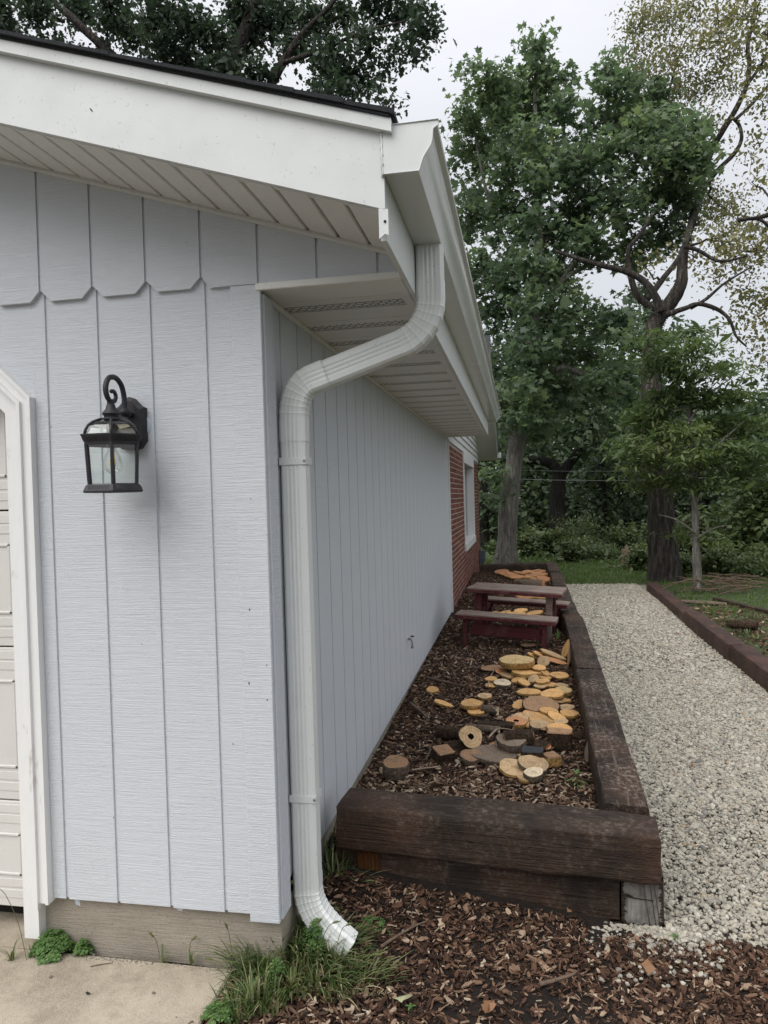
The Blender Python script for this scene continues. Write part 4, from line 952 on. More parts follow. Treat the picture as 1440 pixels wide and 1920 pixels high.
def make_tree(name,label,trunk,limbs,blobs,leaf,size,per,tips_k,bark,tmpl,updown=.6,droop=.35,clump=.28,group=None,twr=.014,flat=1.,side=10,depth=.85,cat='tree',jit=.06,limbn='limb',lsc=1.):
    """trunk/limbs: world points with radius; blobs: (Vector centre, radius)"""
    base=Vector(trunk[0][0]); t=thing(name,label,cat,base,group=group)
    nodes=[]
    def add(poly,nm,n=side):
        pts=[Vector(p) for p,_ in poly]; rr=[r for _,r in poly]
        sm=cr(pts,5); rs=[]
        for i in range(len(sm)): u=i/5; j=min(int(u),len(rr)-2); rs.append(rr[j]+(rr[j+1]-rr[j])*(u-j))
        mb=MB(); mb.tube([p-base for p in sm],[r*(1+.10*noise.noise(p*1.7)) for p,r in zip(sm,rs)],n,jit=jit); o=mb.build(nm,bark,t,smooth=True,fix=False)
        for p,r in zip(sm,rs): nodes.append((p,r))
        return o
    add(trunk,'trunk',16)
    for l in limbs: add([(p_,r_*lsc) for p_,r_ in l],limbn)
    nodes[:]=nodes[3:]
    tw=MB(); L_=[]; order=sorted(blobs,key=lambda b:min((b[0]-p).length for p,_ in nodes)); NP=np.array([list(p) for p,_ in nodes]); NR=[r for _,r in nodes]
    for c,r in order:
        d=np.linalg.norm(NP-np.array(c),axis=1); i=int(np.argmin(d)); 
        if d[i]>.4:
            path=curve_pts(Vector(NP[i]),c,-.05*d[i],.10*d[i],5); r0=min(NR[i]*.7,.02+.022*d[i]); rad=[r0*(1-.65*j/5) for j in range(6)]
            tw.tube(path,rad,6,cap=False); NP=np.vstack([NP]+[np.array(list(q))[None] for q in path[1:]]); NR+=rad[1:]
        nt_=max(3,int(tips_k*r*r)); loc=[Vector(c)]
        for q in range(nt_):
            v=Vector(rng.normal(0,1,3)).normalized()*r*(rng.random()**.45); v.z*=flat; v.y*=depth; tp=c+v
            st=min(loc,key=lambda p:(p-tp).length); 
            if len(loc)<14: loc.append(c.lerp(tp,.6))
            tw.tube(curve_pts(st,tp,-.02,.07*(tp-st).length,3),[twr,twr*.7,twr*.5,twr*.3],4,cap=False)
            m=max(2,int(per*rng.uniform(.5,1.5))); a=rng.normal(0,1,(m,3))*np.array([clump,clump,clump*.6*flat]); u=rng.random((m,1))
            L_.append(np.array(tp)[None]*(1-u*.35)+np.array(st)[None]*u*.35+a)
    tw.v=[tuple(Vector(q)-base) for q in tw.v]
    tw.build('twigs',bark,t,fix=False,kind='stuff')
    A=np.vstack(L_)-np.array(base); o=link('crown',leaf_mesh('crown',A,size,tmpl,leaf,updown,droop),t,kind='stuff'); return t,len(A)
def pb(lst,y,jy=.0):
    out=[]
    for q in lst:
        px,py,r=q[:3]; yy=y+(q[3] if len(q)>3 else random.uniform(-jy,jy)); out.append((P(px,py,1,yy),px_r(r,yy)))
    return out
def pt(lst,y):
    return [(P(q[0],q[1],1,y+(q[3] if len(q)>3 else 0)),q[2]) for q in lst]
NL={}
# star-leaved tree beyond the house corner
tr=pt([(949,1062,.30),(951,1000,.235),(957,920,.215),(968,840,.20),(985,740,.18),(1000,620,.15),(1010,480,.12),(1008,330,.08),(1003,180,.04),(1005,90,.02)],15.)
tr[0]=(Vector((tr[0][0].x,15,-.1)),.30)
lm=[pt([(968,840,.10),(940,760,.08),(905,680,.05),(880,600,.03)],15.),pt([(985,740,.10),(1050,690,.07),(1120,720,.05),(1170,740,.03,-.6)],14.8),
 pt([(1000,620,.11),(1060,520,.09),(1120,420,.06),(1190,310,.03)],15.2),pt([(1005,560,.08),(960,480,.06),(915,370,.04),(890,250,.02)],15.2),
 pt([(1010,480,.07),(1060,380,.05),(1130,240,.03),(1140,150,.015)],15.4),pt([(1060,520,.06),(1150,470,.05),(1240,420,.03),(1300,360,.015)],15.)]
bl_=[(1000,250,30,-1.3),(1003,330,34,-1.4),(1006,410,34,-1.5),(1004,490,36,-1.6),(998,570,38,-1.7),(990,650,38,-1.8),(980,730,34,-1.8),(975,790,26,-1.6),(1050,540,30,-1),(1060,610,32,-1.2),(1095,450,30,-1),(1090,560,22,-1),(1130,600,24,-1),(920,750,30,-.8),(1240,300,34,-1),(1290,250,38),(1310,300,30),(1275,380,32),(1240,460,26),(1205,540,20),(1230,230,40),(1215,610,24,-2.6),(1240,640,22,-3.),(1225,580,16,-3.),(1004,95,30),(1000,140,42),(925,165,48),(880,130,16),(950,200,55),(1005,215,60),(875,215,35),(1062,150,26),(1060,200,36),(1140,125,30),(1160,165,38),(1205,190,45),(1140,235,50),(1075,290,50),
 (890,290,55),(960,300,60),(1030,330,55),(1110,320,60),(1190,275,60),(1260,270,50),(1300,320,35),(1240,350,50),(890,400,50),(950,410,55),(1020,430,55),(1090,410,55),(1170,390,50),(1250,420,40),
 (905,500,50),(970,510,55),(1040,510,45),(1110,480,40),(1180,470,35),(925,590,50),(985,600,55),(1045,600,45),(1120,600,26),(930,680,45),(990,690,55),(1050,680,50),(1110,660,35),(1150,640,30),
 (950,760,45),(1010,760,45),(1060,740,35),(920,830,20),(985,815,32),(1010,790,25),(1130,720,35),(1180,760,30),(1170,700,30),(915,895,24,-.5),(925,930,14,-.5),(1200,650,35,-1.5),(1230,690,25,-2),(1175,600,30,-1)]
t,n=make_tree('star_leaf_tree','tall dense green tree with star-shaped leaves and pale grey trunk beyond the house corner',tr,lm,pb(bl_,15.,.9),LF['maple'],.12,25,62,BARKG,STAR,.5,.5,.19); NL['maple']=n
# big rough-barked tree at the end of the timber edging
tr=pt([(1247,1092,.33),(1243,1030,.26),(1237,930,.235),(1228,820,.21),(1222,700,.18),(1225,620,.155),(1238,592,.13),(1262,560,.12),(1277,530,.105),(1280,490,.09),(1284,462,.075)],11.6)
lm=[pt([(1236,592,.11),(1218,575,.10),(1196,555,.095),(1183,520,.085),(1178,470,.06),(1200,440,.05),(1225,400,.03)],11.8),
 pt([(1240,585,.10),(1228,555,.10),(1205,525,.09),(1170,508,.08),(1130,498,.07),(1085,485,.05),(1040,470,.025)],11.4),
 pt([(1215,560,.09),(1245,520,.085,1),(1275,480,.08,2.4),(1300,420,.085,3.6),(1318,360,.085,4.2),(1345,320,.08,4.2),(1375,290,.075,4.2),(1390,262,.065,4.2),(1386,235,.06,4.2),(1372,220,.05,4.2)],12.2),
 pt([(1284,462,.085),(1300,400,.10,3.),(1330,293,.11,4.2),(1352,250,.10,4.2),(1378,208,.095,4.2),(1400,160,.085,4.2),(1405,120,.075,4.2),(1402,85,.065,4.2),(1412,40,.055,4.2),(1418,-20,.04,4.2)],12.2),
 pt([(1400,160,.06),(1425,125,.055),(1445,90,.04),(1470,40,.03)],16.4),pt([(1378,225,.06),(1410,195,.055),(1445,155,.04),(1480,120,.03)],16.3),
 pt([(1250,590,.07),(1285,578,.06),(1310,570,.055),(1345,580,.05),(1368,600,.04),(1380,630,.03),(1400,650,.02)],11.),
 pt([(1295,578,.05),(1325,560,.045),(1360,530,.03),(1410,500,.02)],11.2),
 pt([(1284,462,.06),(1310,470,.05),(1350,490,.04),(1400,480,.03)],11.4),
 pt([(1384,413,.045),(1420,408,.05),(1450,400,.06),(1500,380,.08)],11.6),pt([(1384,413,.02),(1425,412,.035),(1442,425,.04),(1480,440,.05)],11.6),
 pt([(1255,255,.03),(1252,200,.032),(1262,140,.035),(1275,100,.03),(1290,70,.025),(1308,50,.015)],16.8),
 pt([(1300,420,.05),(1275,330,.04),(1258,270,.035),(1246,230,.03),(1225,190,.02)],16.6)]
bo=[(a,b,q,(4.6 if a<1385 and b<450 else 1.)+random.uniform(-.9,.9)) for a,b,q in [(1205,50,34),(1190,90,28),(1250,30,40),(1300,10,40),(1360,30,45),(1420,20,40),(1225,120,40),(1275,100,40),(1330,90,40),(1380,90,32),(1430,110,34),(1190,150,26),(1250,180,40),(1300,170,40),(1345,150,32),(1430,200,30),
 (1230,225,38),(1280,235,36),(1330,230,26),(1380,160,26),(1250,280,30),(1425,270,24),(1410,290,18),(1340,380,36),(1310,410,36),(1375,400,34),(1420,420,34),(1350,450,40),(1395,470,40),(1435,470,34),(1300,480,24),(1420,350,24),(1310,350,24),
 (1350,520,24),(1400,540,30),(1430,560,30),(1385,590,20),(1420,620,26),(1440,680,24),(1405,660,18),(1250,490,20),(1210,500,16),(1205,25,28),(1440,60,30),(1500,100,60),(1500,300,50),(1500,500,60),(1480,620,40)]]
t,n=make_tree('rough_bark_tree','tall tree with furrowed dark trunk, bare forking limbs and thin olive leaves',tr,lm,pb(bo,12.,1.),LF['olive'],.074,30,66,BARKD,OVAL,.2,.5,.22,twr=.012,lsc=.68); NL['olive']=n
# low green sprays growing round the rough trunk
tr=pt([(1309,1114,.075),(1306,1040,.06),(1303,960,.05),(1296,860,.045),(1290,760,.035),(1285,680,.02),(1284,640,.01)],9.9)
lm=[pt([(1303,900,.025),(1250,850,.02),(1205,815,.01)],9.8),pt([(1300,880,.025),(1350,830,.02),(1395,790,.01)],9.8),pt([(1292,790,.02),(1330,740,.015),(1370,710,.008)],9.8),pt([(1305,1000,.015),(1270,975,.012),(1235,965,.006)],9.8),pt([(1305,1010,.015),(1340,990,.012),(1370,985,.006)],9.8)]
bs=[(1215,640,24),(1225,675,24),(1200,780,26),(1170,830,24),(1240,895,26),(1215,905,22),(1190,880,22),(1320,620,20),(1385,745,24),(1410,800,26),(1430,840,26),(1400,890,26),(1440,900,24),(1310,905,26),(1283,632,24),(1270,660,30),(1310,655,28),(1240,690,34),(1290,700,34),(1340,690,28),(1365,700,20),(1260,740,36),(1310,750,36),(1355,745,30),(1225,760,30),(1215,800,32),(1250,815,32),(1200,835,28),(1180,850,20),(1300,810,34),(1345,800,34),(1385,790,28),(1290,860,30),(1335,860,34),(1380,850,30),(1230,865,28),(1410,860,30),(1360,900,26),(1290,1000,16),(1330,1010,18)]
t,n=make_tree('young_tree','slender young tree with layered drooping green leaves before the furrowed trunk',tr,lm,pb(bs,9.9,.7),LF['sap'],.115,40,120,BARKG,LANCE,.7,.5,.17,twr=.006,flat=.6); NL['sap']=n
# dark-leaved oak behind the garage roof
oy=15.5
tr=pt([(330,900,.45),(340,600,.38),(350,360,.32),(385,220,.26),(430,120,.2),(470,30,.15),(490,-60,.1)],oy)
tr[0]=(Vector((tr[0][0].x,oy,-.2)),.5)
lm=[pt([(350,360,.2),(470,250,.16),(505,165,.13),(535,110,.11),(570,60,.08),(620,10,.05),(650,-40,.03)],oy),pt([(385,240,.2),(260,150,.16),(190,85,.12),(120,20,.1),(60,-30,.06)],oy),
 pt([(530,118,.06),(600,95,.05),(680,60,.04),(760,40,.02)],oy-.5),pt([(240,140,.08),(130,110,.07),(60,95,.05),(0,80,.03)],oy),pt([(120,40,.05),(60,25,.05),(10,0,.03)],oy)]
bk=[(-30,100,50),(10,60,36),(40,110,34),(-10,10,45),(60,15,40),(110,85,32),(130,130,26),(150,20,36),(95,140,24),(210,20,40),(190,120,32),(240,70,34),(240,140,30),(290,20,40),(300,90,36),(300,150,36),(350,40,40),(350,110,40),(370,160,34),(400,60,40),(410,130,40),(450,20,40),(460,80,40),(440,170,36),(480,130,34),(490,40,36),
 (540,25,36),(560,80,32),(590,40,34),(620,90,34),(610,140,28),(640,30,34),(660,130,30),(680,80,26),(600,170,22),(640,170,24),(690,150,24),(700,20,26),(760,25,30),(790,55,24),(750,90,20),(780,100,16),(715,170,16),(738,195,10),(725,120,18),(800,20,16),(-60,60,60),(500,-50,60),(300,-60,70),(100,-60,70),(700,-50,50)]
t,n=make_tree('oak_tree','large dark-leaved oak rising behind the garage roof at upper left',tr,lm,pb(bk,oy,1.2),LF['oak'],.125,38,80,BARKD,OAKT,.3,.4,.20); NL['oak']=n
# woodland trees behind
fy=24.
tr=pt([(1046,1012,.34),(1045,960,.27),(1047,905,.25),(1052,880,.22)],fy)
lm=[pt([(1050,890,.2),(1030,868,.17),(990,862,.13),(950,865,.08)],fy),pt([(1052,888,.2),(1075,860,.16),(1100,825,.12),(1120,780,.07)],fy)]
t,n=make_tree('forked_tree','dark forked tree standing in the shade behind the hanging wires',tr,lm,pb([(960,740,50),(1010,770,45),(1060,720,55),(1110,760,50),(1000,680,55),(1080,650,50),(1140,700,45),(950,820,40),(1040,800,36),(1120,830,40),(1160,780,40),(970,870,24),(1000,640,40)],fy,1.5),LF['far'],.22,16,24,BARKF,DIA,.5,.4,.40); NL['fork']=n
wood=[(905,1000,21,[(900,760,50),(930,830,50),(900,880,45),(930,950,40),(910,1000,30)],'dense tree filling the gap between the brick corner and the pale grey trunk'),
 (1000,1000,30,[(980,800,50),(1000,870,55),(990,940,50),(1020,980,40),(1050,930,40)],'deeply shaded tree behind the forked dark trunk'),
 (1130,1000,27,[(1130,830,55),(1100,900,50),(1150,940,55),(1120,990,40),(1180,880,50),(1190,760,40)],'dark bushy tree between the forked trunk and the furrowed trunk'),
 (1215,1000,31,[(1200,820,50),(1230,900,50),(1210,960,50),(1260,840,50),(1280,930,50),(1240,740,30)],'shaded tree directly behind the furrowed trunk'),
 (1320,1000,26,[(1310,830,40),(1330,900,50),(1300,960,50),(1370,930,45),(1350,840,35),(1370,870,40)],'mid green tree behind the slender young tree'),
 (1410,1000,22,[(1405,780,32),(1440,740,34),(1430,810,40),(1390,830,30),(1450,880,50),(1400,900,40),(1480,780,60),(1420,960,50)],'rounded green tree at the right edge beyond the lawn')]
for px,py,yy,bb,lab in wood:
    tr=pt([(px,py,.22),(px-3,(py+bb[0][1])/2,.18),(bb[0][0],bb[0][1],.08)],yy); tr[0]=(Vector((tr[0][0].x,yy,-.4)),.24)
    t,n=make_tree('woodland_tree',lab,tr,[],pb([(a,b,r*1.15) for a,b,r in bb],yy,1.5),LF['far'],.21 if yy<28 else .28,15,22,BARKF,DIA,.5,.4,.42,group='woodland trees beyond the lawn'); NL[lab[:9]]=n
# far wood that reads as one mass
A=[]
for px in range(820,1640,9):
    top=700+60*noise.noise(Vector((px*.01,0,3)))+(70*min(1,max(0,(px-1260)/60)) if px>1260 else 0)
    for q in range(190):
        py=random.uniform(top,1010); yy=random.uniform(34,44); A.append(list(P(px+random.uniform(-12,12),py,1,yy)))
for q in range(9000): A.append([random.uniform(-30,-8),random.uniform(32,44),random.uniform(-1,9)])
for q in range(9000): A.append([random.uniform(22,60),random.uniform(20,44),random.uniform(-1,8)])
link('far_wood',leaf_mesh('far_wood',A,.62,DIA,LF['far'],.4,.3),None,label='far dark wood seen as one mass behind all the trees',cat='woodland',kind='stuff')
# shrubs and tall weeds
def shrub(px,py,rp,yy,lab,kind='bush',size=.10,n=1100,tm=OVAL,h=1.15,name='shrub'):
    c=P(px,py,1,yy); r=px_r(rp,yy); base=Vector((c.x,yy,-.03-.01*max(0,yy-12))); t=thing(name,lab,'shrub',base,group='shrubs along the wood edge')
    mb=MB(); tips=[]
    for q in range(9):
        a=random.uniform(0,6.28); tp=Vector((math.cos(a)*r*random.uniform(.2,.8),math.sin(a)*r*random.uniform(.2,.8),(c.z-base.z)+r*random.uniform(.1,h)))
        mb.tube(curve_pts((0,0,0),tp,.05,.06,4),[.018,.014,.01,.007,.004],5,cap=False); tips.append(tp)
    mb.build('stem',TWIG,t,fix=False,kind='stuff')
    A=[];hh=(c.z-base.z)+r*h
    while len(A)<n:
        tp=random.choice(tips)*random.uniform(.3,1.05); A.append([tp.x+random.gauss(0,r*.28),tp.y+random.gauss(0,r*.28),max(.02,tp.z+random.gauss(0,r*.16))])
    link('foliage',leaf_mesh('foliage',A,size,tm,LF[kind],.7,.1),t,kind='stuff'); return t
sh=[(925,1035,16,19,'low dark shrub beside the brick corner behind the grass',.10,500),(985,1035,34,17.5,'rounded green shrub just right of the pale grey trunk',.10,1300),(1035,1030,34,18,'shrub with yellowish tips behind the end of the bed',.10,1300),
 (1085,1020,40,18,'tallest arching shrub with yellow flower plumes beside the lawn',.10,1700),(1075,1055,34,16,'low spreading shrub at the lawn edge above the gravel end',.09,1300),(1130,1050,36,16.5,'reddish brown weedy shrub in the middle of the wood edge',.09,1300),
 (1170,1025,34,18,'dark shrub behind the old tree stump',.11,1200),(1205,1062,30,13.6,'grey-green shrub leaning on the left side of the furrowed trunk',.08,1400),(1150,1085,20,14.,'small green shrub left of the stump',.07,700),
 (1280,1075,30,12.5,'yellow-green shrub between the furrowed trunk and the slender trunk',.08,1200),(1340,1070,34,12.3,'light leafy shrub just right of the slender trunk',.08,1400),(1395,1085,34,11.8,'low weedy shrub above the brush pile',.08,1300),
 (1440,1075,40,12.2,'shrub at the right edge above the lawn strip',.08,1500),(1300,1010,44,16,'dark shrub filling the gap behind the slender trunk',.11,1500),(1365,1010,50,15.5,'broad green shrub right of the slender trunk',.11,1900),
 (1425,985,60,14.5,'large bright leafy shrub at the right edge',.12,2600),(1240,1010,30,16,'dark shrub behind the furrowed trunk',.11,900),(1440,900,50,14.5,'tall leafy shrub top at the right edge below the sky',.12,2000)]
for px,py,rp,yy,lab,s_,n_ in sh: shrub(px,py,rp,yy,lab,'bush',s_,int(n_*1.5),LANCE if 'weed' in lab or 'arch' in lab else OVAL)
# undergrowth carpet
A=[]
for q in range(16000):
    x=random.uniform(-3,14);yy=random.uniform(14.8,26); 
    if x>4.2: yy=random.uniform(11.4,26)
    A.append([x,yy,random.uniform(0,.5)*random.random()-.1-.02*max(0,yy-12)])
link('undergrowth',leaf_mesh('undergrowth',A,.10,OVAL,LF['bush'],.8,.0),None,label='tangled low green undergrowth along the edge of the wood',cat='undergrowth',kind='stuff')
# stump
s=P(1178,1090,1,14.4); st_=thing('tree_stump','short broken grey stump among the weeds at the lawn edge','stump',(s.x,14.4,-.05)); mb=MB(); pts_=[(.17,0),(.14,.1),(.135,.35),(.12,.42)]; mb.lathe(pts_,(0,0,0),12); mb.prism([(-.1,.40),(-.02,.52),(.03,.42),(.09,.47),(.1,.38)],-.06,.06); mb.build('stump_wood',BARKS['grey'],st_,smooth=True)
# wires
for (a,b,yy,rr,lab) in (((930,880),(1480,868),20.,.004,'thin upper wire crossing in front of the dark wood'),((945,897),(1480,885),19.,.008,'thicker lower cable sagging in front of the dark wood')):
    p0=P(*a,1,yy);p1=P(*b,1,yy); mid=[]
    for i in range(21): t=i/20; q=p0.lerp(p1,t); q.z-=.9*(.0+t*(1-t))*.6; mid.append(q-p0)
    w=thing('overhead_wire',lab,'wire',p0); mb=MB(); mb.tube(mid,rr,5); mb.build('cable',simple('cable_%d'%int(yy),(.20,.21,.20),.6),w)

# ------------------------------------------------------------------ picnic table
YAW,ROLL=R_(-9.5),R_(2.6)
pk=thing('picnic_table','small maroon picnic table with weathered grey planks standing in the mulch bed','picnic table',(.725,5.0,.235),(0,0,0))
pk.rotation_euler=(0,ROLL,YAW); pk.location.x=.765
def plank(name,x0,x1,y0,y1,z0,z1,mt,par,dy=0):
    mb=MB(); cx_,cy_,cz_=(x0+x1)/2,(y0+y1)/2,(z0+z1)/2; mb.cbox(x0-cx_,x1-cx_,y0-cy_,y1-cy_,z0-cz_,z1-cz_,.004); o=mb.build(name,mt,par); o.location=(cx_,cy_,cz_); return o
for nm,y0,w,n_,zt in(('bench_plank',-.60,.072,3,.285),('table_plank',-.14,.112,4,.472),('bench_plank',.42,.072,3,.285)):
    for i in range(n_):
        ya=y0+i*(w+.010); q=plank(nm,-.47+random.uniform(-.006,.006),.47+random.uniform(-.006,.006),ya,ya+w,zt-.036,zt+random.uniform(-.002,.002),[GREYPL],pk)
    plank('edge_board',-.468,.468,y0-.014,y0-.001,zt-.045,zt-.010,MAROON,pk)
for sx in(-.36,.34):
    plank('crossbar',sx-.022,sx+.022,-.585,.63,.195,.248,MAROON,pk)
    plank('bench_leg',sx-.034 if sx<0 else sx+.005,sx+.006 if sx<0 else sx+.045,-.585,-.53,-.05,.247,MAROON,pk)
    plank('bench_leg',sx-.034 if sx<0 else sx+.005,sx+.006 if sx<0 else sx+.045,.56,.62,-.05,.247,MAROON,pk)
    plank('table_leg',sx-.03,sx+.03,-.10,-.045,-.05,.435,MAROON if sx<0 else [GREYPL],pk)
    plank('table_leg',sx-.03,sx+.03,.20,.255,-.05,.435,MAROON,pk)
plank('stretcher',-.325,.345,-.545,-.515,.085,.195,MAROON,pk)

# ------------------------------------------------------------------ log slices and wood pieces in the bed
def slice_obj(px,py,rp,th,kind,bark,lab,pitch=0,roll=0,lift=0,shape=0,group=None,seed=0,hole=False,zref=None,sq=1.,name='log_slice'):
    """px,py = centre of the upper cut face in the photo; pitch tips the face towards the viewer"""
    th*=.88; pitch=pitch*.55+1 if pitch<50 else pitch; roll*=.7 if abs(roll)<60 else 1; lift*=.75
    zt=None; y=3
    for it in range(6): zt=bed_z(.6,y)+th+lift+.020; p=P(px,py,2,zt); y=p.y
    r=1.05*rp*(p-Vector(CAM)).length/FPX; rs=random.Random(seed*13+int(px*7+py)); k=22
    ph=[rs.uniform(0,6.28) for _ in range(4)]
    def rr(a): return r*.97*(1+.08*math.sin(2*a+ph[0])+.05*math.sin(3*a+ph[1])+.03*math.sin(5*a+ph[2])+.018*math.sin(9*a+ph[3]))
    v=[];f=[];m=[]
    A=[2*math.pi*i/k for i in range(k)]
    if shape: A=[a*.5 for a in A]   # half round
    def q(a): return Vector((rr(a)*math.cos(a),rr(a)*math.sin(a)*sq,0))
    rings=[(-th,.97),(-th*.5,1.03),(-th*.08,1.005),(0,.975)]
    for z,s_ in rings:
        for a in A: w=q(a)*(s_+(rs.uniform(-.02,.02) if z<0 else 0)); w.z=z+rs.uniform(-.001,.001); v.append(w)
    n=k
    for j in range(3):
        for i in range(n): f.append((j*n+i,j*n+(i+1)%n,(j+1)*n+(i+1)%n,(j+1)*n+i)); m.append(1)
    f.append(tuple(range(n-1,-1,-1))); m.append(0)
    if hole:
        b=len(v); hr=.26
        for z in(0,-th*.8):
            for a in A: w=q(a)*hr*(1+rs.uniform(-.15,.15)); w.z=z; v.append(w)
        for i in range(n): f.append((3*n+i,3*n+(i+1)%n,b+(i+1)%n,b+i)); m.append(0); f.append((b+i,b+(i+1)%n,b+n+(i+1)%n,b+n+i)); m.append(2)
        f.append(tuple(range(b+n,b+2*n))); m.append(2)
    else: f.append(tuple(range(3*n,4*n))); m.append(0)
    me=bpy.data.meshes.new(name); me.from_pydata(v,[],f); 
    for x in(WOOD[kind],BARKS[bark],DARK): me.materials.append(x)
    me.polygons.foreach_set('material_index',m); me.update()
    o=link(name,me,None,label=lab,cat='log slice' if name=='log_slice' else 'wood piece',group=group)
    o.location=p; o.rotation_euler=(R_(pitch),R_(roll),0)
    M=Matrix.Rotation(R_(roll),4,'Y')@Matrix.Rotation(R_(pitch),4,'X')@Matrix.Rotation(rs.uniform(0,6.28) if not shape and sq==1 else 0,4,'Z'); o.rotation_euler=M.to_euler(); return o
G1='sawn log slices scattered in the near half of the bed'
